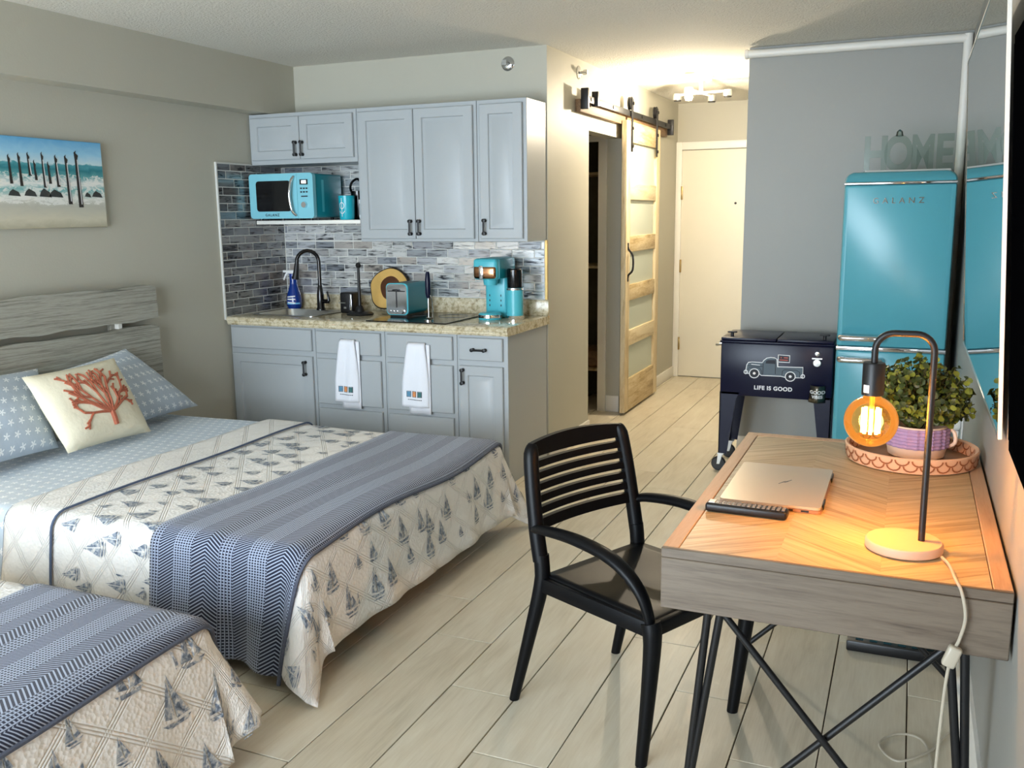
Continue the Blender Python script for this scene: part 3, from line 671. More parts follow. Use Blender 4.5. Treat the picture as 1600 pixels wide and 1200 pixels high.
def tprof(i=0): return rrect(TX0 + i, TX1 - i, ZK + 0.012 + i, ZK + 0.205 - i, 0.028, 5)
b = B(); b.prism(tprof(), 'y', TY0 + 0.012, TY1); b.build('shell', 'teal_side', to)
b = B(); b.prism(tprof(0.004), 'y', TY0, TY0 + 0.013); b.build('chrome_face', 'chrome', to)
b = B(); b.prism(tprof(-0.001), 'y', TY0 + 0.006, TY0 + 0.016); b.build('aqua_rim', 'teal_plastic', to)
b = B(); b.box(1.107, 1.113, TY0 - 0.003, TY0, 0.985, 1.09); b.box(1.05, 1.17, TY0 - 0.002, TY0, 1.082, 1.088); b.box(1.092, 1.128, TY0 - 0.022, TY0, 1.085, 1.097, 0.003); b.build('lever', 'black', to)
b = B(); b.lathe([(0.001, 0.016), (0.013, 0.016), (0.015, 0), (0.001, 0)], (1.145, TY0, 0.962), 16, 'y')
for x in (1.06, 1.083, 1.106): b.lathe([(0.001, 0.006), (0.006, 0.006), (0.007, 0), (0.001, 0)], (x, TY0, 0.962), 10, 'y')
b.build('control_knobs', 'chrome', to)
b = B(); b.box(1.07, 1.09, -0.37, -0.17, 1.131, 1.1335); b.box(1.13, 1.15, -0.37, -0.17, 1.131, 1.1335); b.build('bread_slots', 'black', to)
b = B(); b.box(TX0 + 0.015, TX1 - 0.015, TY0 + 0.02, TY1 - 0.02, ZK, ZK + 0.014); b.build('foot_base', 'black_plastic', to)
fr = thing('milk_frother', 'dark blue handheld milk frother standing beside the toaster', 'frother', (1.395, -0.52, ZK))
B().tube([(1.395, -0.52, 1.06), (1.395, -0.52, 1.09), (1.395, -0.52, 1.16), (1.395, -0.52, 1.20), (1.395, -0.52, 1.215)], [0.010, 0.016, 0.017, 0.013, 0.009], 14).build('handle', 'navy', fr)
b = B(); b.cyl((1.395, -0.52, 0.945), (1.395, -0.52, 1.065), 0.003, n=8); b.tube([(1.395 + 0.013 * math.cos(a), -0.52 + 0.013 * math.sin(a), 0.945) for a in [2 * PI * i / 14 for i in range(14)]], 0.002, 6, closed=True); b.build('whisk', 'steel', fr)
b = B(); b.lathe([(0.001, ZK), (0.030, ZK), (0.030, ZK + 0.006), (0.001, ZK + 0.006)], (1.395, -0.52, 0), 20); b.tube(smoothpath([(1.42, -0.52, ZK + 0.004), (1.423, -0.52, 1.0), (1.413, -0.52, 1.07), (1.3953, -0.52, 1.075)], 4), 0.003, 6); b.build('stand', 'chrome', fr)
cm = thing('coffee_maker', 'aqua single-serve coffee maker with bronze band', 'coffee maker', (1.6850, -0.25, ZC))
b = B(); b.box(1.6150, 1.7600, -0.20, -0.06, ZC, 1.27, 0.02, 3); b.build('tower', 'teal_plastic', cm)
b = B(); b.box(1.6100, 1.7650, -0.36, -0.06, 1.16, 1.285, 0.022, 3); b.build('brew_head', 'teal_plastic', cm)
b = B(); b.box(1.6140, 1.7610, -0.364, -0.30, 1.165, 1.245, 0.018, 3); b.build('bronze_band', 'copper', cm)
b = B(); b.box(1.6550, 1.6820, -0.370, -0.362, 1.165, 1.245, 0.004); b.build('badge_plate', 'chrome', cm)
b = B(); b.lathe([(0.001, 1.125), (0.04, 1.125), (0.046, 1.165), (0.001, 1.165)], (1.6860, -0.27, 0), 24); b.build('nozzle', 'teal_plastic', cm)
b = B(); b.lathe([(0.001, ZC), (0.068, ZC), (0.07, ZC + 0.03), (0.06, ZC + 0.04), (0.001, ZC + 0.04)], (1.6860, -0.285, 0), 28); b.build('drip_tray', 'teal_plastic', cm)
b = B(); b.lathe([(0.0705, ZC + 0.012), (0.0725, ZC + 0.012), (0.0725, ZC + 0.03), (0.0705, ZC + 0.03)], (1.6860, -0.285, 0), 28); b.build('tray_band', 'chrome', cm)
b = B(); b.box(1.7560, 1.7700, -0.32, -0.12, 1.165, 1.28, 0.006); b.build('side_trim', 'teal_side', cm)
b = B()
for z in (0.99, 1.02, 1.05): b.box(1.6450, 1.6500, -0.2025, -0.1995, z, z + 0.012); b.box(1.7200, 1.7250, -0.2025, -0.1995, z, z + 0.012)
b.build('vent_slots', 'black', cm)
cg = thing('coffee_grinder', 'slim aqua cylinder with tall black lid beside the coffee maker', 'grinder', (1.822, -0.22, ZC))
cc = (1.822, -0.22, 0)
B().lathe([(0.001, ZC), (0.054, ZC), (0.056, ZC + 0.022), (0.001, ZC + 0.022)], cc, 28).build('chrome_base', 'chrome', cg)
B().lathe([(0.001, ZC + 0.022), (0.050, ZC + 0.022), (0.050, 1.108), (0.001, 1.108)], cc, 28).build('cylinder', 'teal_plastic', cg)
B().lathe([(0.001, 1.108), (0.044, 1.108), (0.046, 1.115), (0.046, 1.215), (0.040, 1.222), (0.001, 1.222)], cc, 28).build('lid', 'black_gloss', cg)
b = B(); b.lathe([(0.0502, 1.095), (0.052, 1.095), (0.052, 1.107), (0.0502, 1.107)], cc, 28); b.build('neck_ring', 'chrome', cg)

# microwave shelf and its things
tag(B().box(0.0155, 0.815, -0.31, -0.013, 1.494, 1.518, 0.003).build('microwave_shelf', 'trim'), 'white wall shelf under the microwave', 'shelf')
ZS = 1.5185
mw = thing('microwave', 'pale aqua retro microwave with chrome curved handle on the shelf', 'microwave', (0.28, -0.22, ZS))
MX0, MX1, MY0, MY1, MZ0, MZ1 = 0.033, 0.525, -0.385, -0.055, ZS + 0.012, 1.812
b = B(); b.box(MX0 + 0.004, MX1 - 0.004, MY0 + 0.03, MY1, MZ0 + 0.004, MZ1 - 0.004, 0.012, 3); b.build('case', 'teal_side', mw)
b = B(); b.prism(rrect(MX0, MX1, MZ0, MZ1, 0.022, 5), 'y', MY0, MY0 + 0.032); b.build('front_frame', 'teal_micro', mw)
dr = B(); dr.prism(rrect(MX0 + 0.055, 0.355, MZ0 + 0.045, MZ1 - 0.045, 0.02, 5), 'y', MY0 - 0.003, MY0 + 0.002); dr = dr.build('door_window', 'black_gloss', mw)
b = B(); b.tube(smoothpath([(0.385, MY0 - 0.002, 1.79), (0.375, MY0 - 0.022, 1.76), (0.366, MY0 - 0.032, 1.67), (0.375, MY0 - 0.022, 1.58), (0.392, MY0 - 0.002, 1.55)], 5), 0.009, 10); b.build('handle', 'chrome', mw)
b = B(); b.box(0.404, 0.4055, MY0 - 0.0008, MY0, MZ0 + 0.003, MZ1 - 0.003); b.build('panel_seam', 'teal_side', mw)
b = B(); b.box(0.428, 0.488, MY0 - 0.002, MY0, 1.74, 1.772); b.build('display', 'black', mw)
b = B(); b.box(0.442, 0.476, MY0 - 0.0028, MY0 - 0.002, 1.747, 1.765); b.build('display_digits', emis('clock_digits', (0.8, 0.95, 1, 1), 2.0), mw)
b = B()
for r_ in range(2):
    for c_ in range(3): b.box(0.43 + c_ * 0.021, 0.443 + c_ * 0.021, MY0 - 0.002, MY0, 1.712 - r_ * 0.022, 1.721 - r_ * 0.022)
b.box(0.435, 0.483, MY0 - 0.002, MY0, 1.664, 1.671); b.build('buttons', 'print_dark', mw)
b = B(); b.lathe([(0.001, 0.016), (0.018, 0.016), (0.021, 0), (0.001, 0)], (0.459, MY0, 1.615), 20, 'y'); b.build('dial', 'chrome', mw)
b = B()
for x in (0.08, 0.25, 0.47):
    for y in (MY0 + 0.05, MY1 - 0.05): b.cyl((x, y, ZS), (x, y, MZ0 + 0.006), 0.012, n=10)
b.build('feet', 'black_plastic', mw)
b = B(); text(b, 'GALANZ', 0.024, lambda x, y, d: (0.205 + x, MY0 - 0.0006, 1.545 + y), spacing=1.25, bold=0.0006); b.build('brand_lettering', 'print_dark', mw, smooth=False)
b = B(); b.box(MX1 - 0.0045, MX1 - 0.0035, MY0 + 0.10, MY0 + 0.125, 1.57, 1.77, 0); b.build('side_seam', 'teal_plastic', mw)
mg = thing('tall_mug', 'teal cup with white round print on the microwave shelf', 'mug', (0.672, -0.235, ZS))
B().lathe([(0.001, ZS), (0.042, ZS), (0.046, ZS + 0.01), (0.052, ZS + 0.15), (0.049, ZS + 0.15), (0.044, ZS + 0.015), (0.001, ZS + 0.012)], (0.672, -0.235, 0), 28).build('cup_body', flat('teal_cup', (26, 168, 186), 0.25), mg)
def onmug(a, z, r=0.0505): 
    q = r + (z - ZS - 0.07) * 0.035
    th = -0.1 + a / r; return (0.672 + q * math.sin(th), -0.235 - q * math.cos(th), z)
b = B(); b.strip([(0.016 * math.cos(a), ZS + 0.088 + 0.02 * math.sin(a)) for a in [2 * PI * i / 20 for i in range(20)]], 0.004, onmug, True); b.strip([(0, ZS + 0.02), (0, ZS + 0.135)], 0.004, onmug); b.strip([(-0.02, ZS + 0.055), (-0.007, ZS + 0.04), (0.007, ZS + 0.04), (0.02, ZS + 0.055)], 0.004, onmug); b.build('white_print', 'print_white', mg)
m2 = thing('black_mug', 'glossy black mug behind the teal cup', 'mug', (0.68, -0.105, ZS))
B().lathe([(0.001, ZS), (0.04, ZS), (0.048, ZS + 0.02), (0.05, 1.70), (0.046, 1.70), (0.044, ZS + 0.02), (0.001, ZS + 0.01)], (0.68, -0.105, 0), 24).build('mug_body', 'black_gloss', m2)
B().tube(smoothpath([(0.66, -0.150, 1.69), (0.665, -0.175, 1.72), (0.68, -0.175, 1.755), (0.70, -0.14, 1.775), (0.705, -0.10, 1.74), (0.70, -0.09, 1.695)], 4), 0.008, 8).build('handle', 'black_gloss', m2)
m3 = thing('white_cup', 'white patterned cup half hidden behind the cabinet side', 'mug', (0.765, -0.17, ZS))
B().lathe([(0.001, ZS), (0.034, ZS), (0.038, ZS + 0.02), (0.038, ZS + 0.125), (0.035, ZS + 0.125), (0.034, ZS + 0.02), (0.001, ZS + 0.01)], (0.765, -0.17, 0), 24).build('cup_body', 'white', m3)
B().lathe([(0.0385, ZS + 0.03), (0.0388, ZS + 0.03), (0.0388, ZS + 0.10), (0.0385, ZS + 0.10)], (0.765, -0.17, 0), 24).build('pattern_band', flat('grey_dots', (170, 172, 174), 0.5, var=0.5, scale=120), m3)

# towels hanging from the drawer fronts
def towel(x, w0, w1, lab):
    t = thing('hand_towel', lab, 'towel', (x, -0.66, 0.40), None, 'white hand towels on the drawers')
    yb = YB - 0.0215
    def fn(u, v):
        # v 0..1 : top to bottom, u across
        ww = w0 + (w1 - w0) * min(1, v * 1.6) ** 0.8; z = 0.812 - 0.385 * v
        xx = x - 0.012 * v + (u - 0.5) * ww
        yy = yb - 0.022 - 0.010 * math.sin(u * PI) - 0.006 * math.sin(u * 9 + v * 2)
        if v < 0.05: yy += 0.014 * (1 - v / 0.05); z += 0.0
        return (xx, yy, z)
    B().grid(fn, 12, 20).build('front_fold', 'towel', t, solid=0.008)
    def fb(u, v): return (x + 0.012 + (u - 0.5) * (w1 - 0.03) , yb - 0.010 - 0.003 * math.sin(u * 8), 0.80 - 0.412 * v)
    B().grid(fb, 8, 10).build('back_fold', 'towel', t, solid=0.006)
    def onf(a, z):
        v = (0.812 - z) / 0.385; ww = w0 + (w1 - w0) * min(1, v * 1.6) ** 0.8; u = 0.5 + a / ww
        p = fn(u, v); return (p[0], p[1] - 0.0015, p[2])
    for k, mt in ((-1, (96, 146, 176)), (0, (226, 150, 96)), (1, (70, 116, 116))):
        ax = k * 0.038 - 0.004
        b = B(); b.strip([(ax - 0.013, 0.490), (ax + 0.013, 0.490), (ax + 0.013, 0.524), (ax - 0.013, 0.524)], 0.004, onf, True); b.build('postcard_outline', 'print_dark', t, smooth=False)
        b = B(); b.grid(lambda u, v: onf(ax - 0.011 + 0.022 * u, 0.492 + 0.030 * v), 2, 2); b.build('postcard_patch', flat('patch_thread', mt, 0.9, var=0.3, scale=90), t)
    b = B()
    for k in range(9): b.strip([(-0.048 + k * 0.011, 0.474), (-0.041 + k * 0.011, 0.474)], 0.005, onf)
    b.build('stitched_caption', 'print_dark', t, smooth=False)
towel(0.905, 0.105, 0.165, 'white embroidered towel hanging on the drawers next to the sink cabinet')
towel(1.378, 0.115, 0.175, 'white embroidered towel hanging on the drawers below the toaster')

# ------------------------------------------------------------------ beds
class Drape:
    def __init__(s, yc, W=0.765, xF=2.18, zt=0.45, r=0.055, seed=0.0, kx=1.0):
        s.yc, s.W, s.xF, s.zt, s.r, s.seed, s.kx = yc, W, xF, zt, r, seed, kx
    def __call__(s, t, q, lift=0.0, flare=0.16):
        """cloth point t (along x) and q (across, from the bed centre) to a world position"""
        ex = max(0.0, t - s.xF); ey = max(0.0, abs(q) - s.W); sg = 1 if q > 0 else -1
        bx = min(t, s.xF); by = max(-s.W, min(s.W, q)); d = math.hypot(ex, ey)
        und = 0.006 * math.sin(3.1 * t + 2 * q + s.seed) * math.sin(4.3 * q + 1.7 * t) - 0.018 * max(0, abs(q) / s.W - 0.6) ** 2
        z0 = s.zt + und + lift
        if d < 1e-6: return (bx, s.yc + by, z0)
        n = (ex / d, sg * ey / d); th = math.atan2(ex, ey)
        e = bx + (th * 0.28) + ((s.W - abs(by)) if ex > 0 and ey == 0 else 0)
        if sg > 0: e += 3.7
        R = s.r + lift
        qd = R * PI / 2
        if d < qd:
            off = R * math.sin(d / R); drop = R * (1 - math.cos(d / R))
        else:
            h = d - qd
            cor = math.sin(2 * th) ** 2 if (ex > 0 and ey > 0) else 0
            fl = flare + 0.30 * cor
            wv = 0.06 * math.sin(15 * e + s.seed) + 0.045 * math.sin(27 * e + 2 * s.seed + 1)
            if ex > 0: wv *= 0.35
            if ex > 0 and ey > 0: wv += 0.16 * math.sin(4 * th + 0.4)
            off = R + h * (fl + wv * s.kx * min(1, h * 4)); drop = R + h * math.sqrt(max(0.2, 1 - fl * fl))
        z = z0 - drop; fz = 0.010 + lift
        if z < fz:
            off += (fz - z) * 0.8; z = fz + 0.004 * math.sin(30 * e)
        return (bx + n[0] * off, s.yc + by + n[1] * off, z)
def cloth(D, t0, t1, q0, q1, lift, step=0.028, flare=0.16, wob=None):
    nu = max(2, int((t1 - t0) / step)); nv = max(2, int((q1 - q0) / step))
    def P(u, v):
        t = t0 + (t1 - t0) * u; q = q0 + (q1 - q0) * v
        if wob: t, q = wob(t, q, u, v)
        return D(t, q, lift, flare)
    return B().grid(P, nu, nv, lambda u, v: (t0 + (t1 - t0) * u, q0 + (q1 - q0) * v))
def boats(D, t0, t1, q0, q1, lift, size, seed, flare=0.16, wob=None):
    rnd = random.Random(seed); b = B(); lay = b.bm.loops.layers.uv.verify()
    def E(t, q):
        if wob: t, q = wob(t, q, 0, 0)
        return Vector(D(t, q, lift, flare))
    def P(t, q):
        p = E(t, q); e = 0.004
        n = (E(t + e, q) - p).cross(E(t, q + e) - p)
        if n.length > 1e-12: n.normalize()
        return p + n * 0.0022
    def shape(c, s, poly, mir):
        f = Vector((sum(p[0] for p in poly) / len(poly), sum(p[1] for p in poly) / len(poly)))
        # fan with one subdivision ring
        rings = []
        for k in (1.0, 0.5):
            ring = []
            for i in range(len(poly)):
                a = Vector(poly[i]); c2 = Vector(poly[(i + 1) % len(poly)])
                for g in (0.0, 0.5):
                    w_ = f + (a.lerp(c2, g) - f) * k
                    ring.append((c[0] - w_.y * s, c[1] + mir * w_.x * s))
            rings.append(ring)
        V = [[(b.bm.verts.new(P(*p)), p) for p in r_] for r_ in rings]; ce = (c[0] - f.y * s, c[1] + mir * f.x * s); cv = (b.bm.verts.new(P(*ce)), ce)
        n = len(V[0])
        def face(L):
            fa = b.bm.faces.new([x[0] for x in L])
            for l, x in zip(fa.loops, L): l[lay].uv = x[1]
        for i in range(n):
            j = (i + 1) % n
            face([V[0][i], V[0][j], V[1][j], V[1][i]]); face([V[1][i], V[1][j], cv])
    t = t0; row = 0
    while t < t1:
        q = q0 + (0.5 if row % 2 else 0) * size * 1.45
        while q < q1:
            c = (t + rnd.uniform(-0.3, 0.3) * size, q + rnd.uniform(-0.4, 0.4) * size); s = size * rnd.choice((0.55, 0.8, 1.0, 1.1)); mir = rnd.choice((-1, 1))
            tl = rnd.uniform(-0.12, 0.12)
            def T(pl): return [(x + tl * y, y) for x, y in pl]
            if max(abs(c[1])) if False else True:
                shape(c, s, T([(-0.32, 0.0), (-0.20, -0.09), (0.26, -0.09), (0.42, 0.03), (0.05, -0.02)]), mir)
                shape(c, s, T([(0.03, 0.04), (0.05, 0.95), (-0.04, 0.6), (-0.30, 0.06)]), mir)
                shape(c, s, T([(0.08, 0.05), (0.08, 0.84), (0.34, 0.12)]), mir)
                if rnd.random() < 0.6: shape(c, s, T([(-0.28, -0.16), (0.2, -0.15), (0.34, -0.19), (-0.1, -0.2)]), mir)
                if rnd.random() < 0.35: shape(c, s, T([(-0.46, 0.02), (-0.46, 0.42), (-0.40, 0.38), (-0.36, 0.04)]), mir)
            q += size * 1.45
        t += size * 1.15; row += 1
    return b
def make_bed(yc, which, D, quilt_t1, side):
    bed = thing('platform_bed', which[0], 'bed', (1.1, yc, 0), None, 'platform beds')
    ya, yb = yc - 0.79, yc + 0.84
    def plank(z0, z1, seed, th, notch):
        pts = []; N = 26
        up_ = [(ya + (yb - ya) * i / N, z1 + 0.004 * math.sin(i * 0.5 + seed) + 0.003 * math.sin(i * 1.1 + seed)) for i in range(N + 1)]
        lo = [(ya + (yb - ya) * i / N, z0 + notch * math.sin(i * 0.42 + seed) ** 2 + 0.004 * math.sin(i * 1.3)) for i in range(N + 1)]
        lo[-1] = (lo[-1][0] - 0.0, lo[-1][1]); up_[-1] = (yb - 0.008, z1 - 0.012); up_[0] = (ya + 0.008, z1 - 0.012)
        b = B(); b.prism(up_ + lo[::-1], 'x', 0.045, 0.045 + th); return b
    plank(0.980, 1.172, 0.4, 0.045, 0.006).build('headboard_plank', 'headboard', bed)
    plank(0.42, 0.950, 2.0, 0.05, 0.0).build('headboard_plank', 'headboard', bed)
    for y in (yb - 0.27, ya + 0.27): B().box(0.018, 0.044, y - 0.035, y + 0.035, 0.0, 1.12).build('headboard_post', 'headboard', bed)
    for y in (yb - 0.27,): B().box(0.046, 0.075, y - 0.012, y + 0.012, 0.93, 1.0).build('plank_spacer', 'trim', bed)
    b = B(); b.box(0.11, 2.08, yc - 0.72, yc + 0.72, 0.14, 0.20, 0.006); b.build('platform', 'desk_side', bed)
    for x in (0.25, 1.95):
        for y in (yc - 0.62, yc + 0.62): B().box(x - 0.035, x + 0.035, y - 0.035, y + 0.035, 0, 0.14, 0.004).build('leg', 'headboard', bed)
    mt = tag(B().box(0.11, 2.16, yc - 0.755, yc + 0.755, 0.2005, 0.436, 0.05, 4).build('mattress', 'mattress'), which[1], 'mattress', 'mattresses')
    return bed
Y1, Y2 = -2.155, -4.275
D1 = Drape(Y1, seed=0.3); D2 = Drape(Y2, seed=1.9, xF=2.235)
make_bed(Y1, ('grey wood platform bed with plank headboard beside the kitchen', 'white mattress under the quilt beside the kitchen'), D1, 0, 1)
make_bed(Y2, ('nearer platform bed mostly cut off by the picture edge', 'white mattress under the nearer quilt'), D2, 0, 1)
def hemline(D, t, qa, qb, lift, wob, u, r):
    N = 110; pts = []
    for i in range(N + 1):
        q = qa + (qb - qa) * i / N; tt, qq = wob(t, q, u, i / N); pts.append(D(tt, qq, lift))
    return B().tube(pts, r, 6)
def q_corner2(t, q, u, v):
    ex = max(0, t - 2.235); ey = max(0, abs(q) - 0.765)
    if ex > 0 and ey > 0:
        k = 1.0 - 0.30 * min(ex, ey) / 0.38
        t = 2.235 + ex * k; q = math.copysign(0.765 + ey * k, q)
    return t, q
def q_corner(t, q, u, v):
    # rounded quilt corners at the foot
    ex = max(0, t - 2.18); ey = max(0, abs(q) - 0.765)
    if ex > 0 and ey > 0:
        k = 1.0 - 0.02 * min(ex, ey) / 0.38
        t = 2.18 + ex * k; q = math.copysign(0.765 + ey * k, q)
    return t, q
sh1 = tag(cloth(D1, 0.14, 1.0, -1.13, 1.13, 0.0).build('bed_sheet', 'sheet', solid=0.004, fix=False), 'pale blue starfish sheet below the pillows', 'sheet')
qu1 = thing('quilt', 'cream quilt with grey sailboats on the bed beside the kitchen', 'quilt', (1.6, Y1, 0.0), None, 'sailboat quilts')
cloth(D1, 0.86, 2.57, -1.17, 1.16, 0.008, wob=q_corner).build('quilt_cover', 'quilt', qu1, solid=0.007, fix=False)
cloth(D1, 0.868, 1.115, -1.15, 1.15, 0.018).build('folded_edge', 'quilt', qu1, solid=0.008, fix=False)
hemline(D1, 0.862, -1.165, 1.155, 0.010, lambda t, q, u, v: (t, q), 0, 0.0045).build('shadow_line', 'shadow_line', qu1)  # shadow at the quilt edge and fold, drawn as dark tubes
hemline(D1, 1.117, -1.145, 1.145, 0.019, lambda t, q, u, v: (t, q), 0, 0.005).build('shadow_line', 'shadow_line', qu1)
boats(D1, 1.22, 2.53, -1.12, 1.12, 0.008, 0.10, 3, wob=q_corner).build('sailboat_print', 'boat', qu1, smooth=False, fix=False)['kind'] = 'stuff'
def wob1(t, q, u, v):
    return t + 0.03 * math.sin(q * 2.2 + 0.5) * (1 - u) - 0.02 * (q + 0.7) * (1 - u) + 0.012 * math.sin(q * 5) * u, q
th1 = thing('throw_blanket', 'navy and white woven throw across the bed beside the kitchen', 'throw', (1.95, Y1, 0.0), None, 'navy throws')
cloth(D1, 1.625, 2.235, -1.215, 1.02, 0.020, 0.02, wob=wob1).build('throw_cloth', 'throw', th1, solid=0.006, fix=False)
hemline(D1, 2.236, -1.215, 1.02, 0.016, wob1, 1.0, 0.007).build('rolled_hem', 'hem', th1)
# nearer bed
sh2 = tag(cloth(D2, 0.14, 1.0, -1.13, 1.13, 0.0, 0.05).build('bed_sheet', 'sheet', solid=0.004, fix=False), 'pale blue sheet on the nearer bed', 'sheet')
qu2 = thing('quilt', 'cream quilt with grey sailboats on the nearer bed', 'quilt', (1.6, Y2, 0.0), None, 'sailboat quilts')
cloth(D2, 0.86, 2.68, -1.16, 1.16, 0.008, wob=q_corner2).build('quilt_cover', 'quilt', qu2, solid=0.007, fix=False)
boats(D2, 1.2, 2.66, -1.10, 1.10, 0.008, 0.125, 11, wob=q_corner2).build('sailboat_print', 'boat', qu2, smooth=False, fix=False)['kind'] = 'stuff'
def wob2(t, q, u, v): return t + 0.02 * math.sin(q * 2.6) * (1 - u) + 0.015 * math.sin(q * 4 + 1) * u, q
th2 = thing('throw_blanket', 'navy and white woven throw across the nearer bed', 'throw', (1.95, Y2, 0.0), None, 'navy throws')
cloth(D2, 1.63, 2.30, -1.02, 1.16, 0.020, 0.02, wob=wob2).build('throw_cloth', 'throw', th2, solid=0.006, fix=False)
hemline(D2, 2.301, -1.02, 1.16, 0.016, wob2, 1.0, 0.007).build('rolled_hem', 'hem', th2)

# pillows
def pillow_fn(C, th, p=2.6, pinch=0.06):
    TL, TR, BR, BL = [Vector(c) for c in C]
    n = ((TR - BL).cross(TL - BR)).normalized()
    if n.x < 0: n = -n
    def P(u, v, s):
        a = 2 * u - 1; c = 2 * v - 1
        uu = u + pinch * (1 - c * c) * -0.5 * (a ** 3) * 0.6; vv = v + pinch * (1 - a * a) * -0.5 * (c ** 3) * 0.6
        base = (TL * (1 - uu) + TR * uu) * vv + (BL * (1 - uu) + BR * uu) * (1 - vv)
        f = max(0, (1 - abs(a) ** p) * (1 - abs(c) ** p)) ** 0.55
        wr = 1 + 0.05 * math.sin(9 * u + 5 * v) + 0.04 * math.sin(14 * v - 6 * u)
        return base + n * s * th * f * wr
    return P, n
def pillow(name, C, th, mat, uvs, lab, cat, group=None, NU=26, NV=20):
    P, n = pillow_fn(C, th)
    b = B(); b.grid(lambda u, v: P(u, v, 1), NU, NV, lambda u, v: (u * uvs[0], v * uvs[1])); b.grid(lambda u, v: P(1 - u, v, -1), NU, NV, lambda u, v: (u * uvs[0], v * uvs[1]))
    bmesh.ops.remove_doubles(b.bm, verts=b.bm.verts[:], dist=0.0005)
    return tag(b.build(name, mat, angle=80), lab, cat, group), P
pillow('bed_pillow', [(0.165, -2.13, 0.80), (0.155, -1.64, 0.855), (0.30, -1.285, 0.485), (0.40, -2.02, 0.50)], 0.075, 'pillow', (0.72, 0.46), 'blue starfish pillow at the right, half behind the coral cushion', 'pillow', 'starfish pillows')
pillow('bed_pillow', [(0.16, -2.86, 0.85), (0.165, -2.20, 0.835), (0.42, -2.34, 0.50), (0.43, -2.95, 0.50)], 0.085, 'pillow', (0.68, 0.46), 'blue starfish pillow at the left edge behind the coral cushion', 'pillow', 'starfish pillows')
cush, PC = pillow('throw_cushion', [(0.37, -2.455, 0.845), (0.36, -1.915, 0.855), (0.535, -1.885, 0.485), (0.54, -2.395, 0.495)], 0.075, 'cushion', (0.5, 0.42), 'cream cushion with embroidered orange coral on the bed', 'cushion')
b = B(); rc = random.Random(5)
def onc(u, v):
    p = PC(u, v, 1); e = 0.01
    n = (PC(u + e, v, 1) - p).cross(PC(u, v + e, 1) - p).normalized()
    if n.x < 0: n = -n
    return p + n * 0.0025
def branch(pts, w):
    b.tube([onc(*p) for p in pts], w, 6)
def coral(u, v, ang, ln, w, dep):
    pts = [(u, v)]; a = ang
    for k in range(4):
        a += rc.uniform(-0.16, 0.16); u += math.cos(a) * ln / 4 * 0.8; v += math.sin(a) * ln / 4
        if not (0.2 < u < 0.88 and 0.14 < v < 0.9): break
        pts.append((u, v))
        if dep > 0 and k >= 1: coral(u, v, a + (1 if (k + dep) % 2 else -1) * rc.uniform(0.45, 0.75), ln * rc.uniform(0.34, 0.48), w * 0.85, dep - 1)
    if len(pts) > 1: branch(pts, [w, w * 0.95, w * 0.9, w * 0.95, w * 1.05][:len(pts)])
branch([(0.55, 0.17), (0.545, 0.25), (0.54, 0.34)], 0.013)
for a, ln, w_ in ((2.92, 0.42, 0.0068), (2.62, 0.45, 0.0068), (2.3, 0.50, 0.0068), (2.0, 0.52, 0.006), (1.7, 0.52, 0.006), (1.42, 0.48, 0.006), (1.12, 0.46, 0.0068), (0.8, 0.40, 0.0068), (0.42, 0.34, 0.0068)):
    coral(0.54 + 0.02 * math.cos(a), 0.33, a, ln, w_, 2)
b.build('coral_embroidery', 'coral', cush)

# ------------------------------------------------------------------ beach painting
pt = thing('beach_canvas', 'canvas painting of weathered posts in turquoise surf', 'painting', (0.02, -1.87, 1.50))
PY0, PY1, PZ0, PZ1 = -2.55, -1.572, 1.497, 1.933
def paint_mat():
    n = NT('painted_seascape'); v = n.coord(); x, y, z = n.sep(v)
    wv = n.noise(n.mapping(v, (1, 6, 14)), 1.4, 5, 0.6, 1.0); fo = n.noise(n.mapping(v, (1, 4, 9)), 3.0, 5, 0.65, 1.5)
    h = n.M('ADD', n.M('DIVIDE', z, 0.436), n.M('MULTIPLY', n.M('SUBTRACT', wv, 0.5), 0.14))
    c = n.ramp(h, [(0.0, srgb(176, 170, 146)), (0.10, srgb(206, 200, 178)), (0.24, srgb(188, 186, 172)), (0.33, srgb(224, 224, 214)), (0.43, srgb(120, 178, 176)), (0.50, srgb(232, 232, 226)), (0.58, srgb(96, 162, 164)), (0.66, srgb(40, 124, 134)), (0.712, srgb(84, 160, 170)), (0.722, srgb(200, 222, 228)), (0.84, srgb(150, 202, 228)), (1.0, srgb(92, 164, 212))])
    fm = n.M('MULTIPLY', n.M('MULTIPLY', n.M('LESS_THAN', h, 0.6), n.M('GREATER_THAN', h, 0.26)), n.M('GREATER_THAN', fo, 0.5))
    n.col(n.mix(n.M('MULTIPLY', fm, 0.75), c, srgb(238, 236, 228))); n.set(Roughness=0.55); n.bump(fo, 0.2, 0.003); return n.m
B().box(0.001, 0.034, PY0, PY1, PZ0, PZ1, 0.002, 1).build('canvas', paint_mat(), pt)
def onp(y, z): return (0.0355, y, z)
rock_paint = flat('rock_paint', (56, 58, 56), 0.6, var=0.5, scale=40)
post_paint = flat('post_paint', (46, 40, 36), 0.6, var=0.6, scale=50)
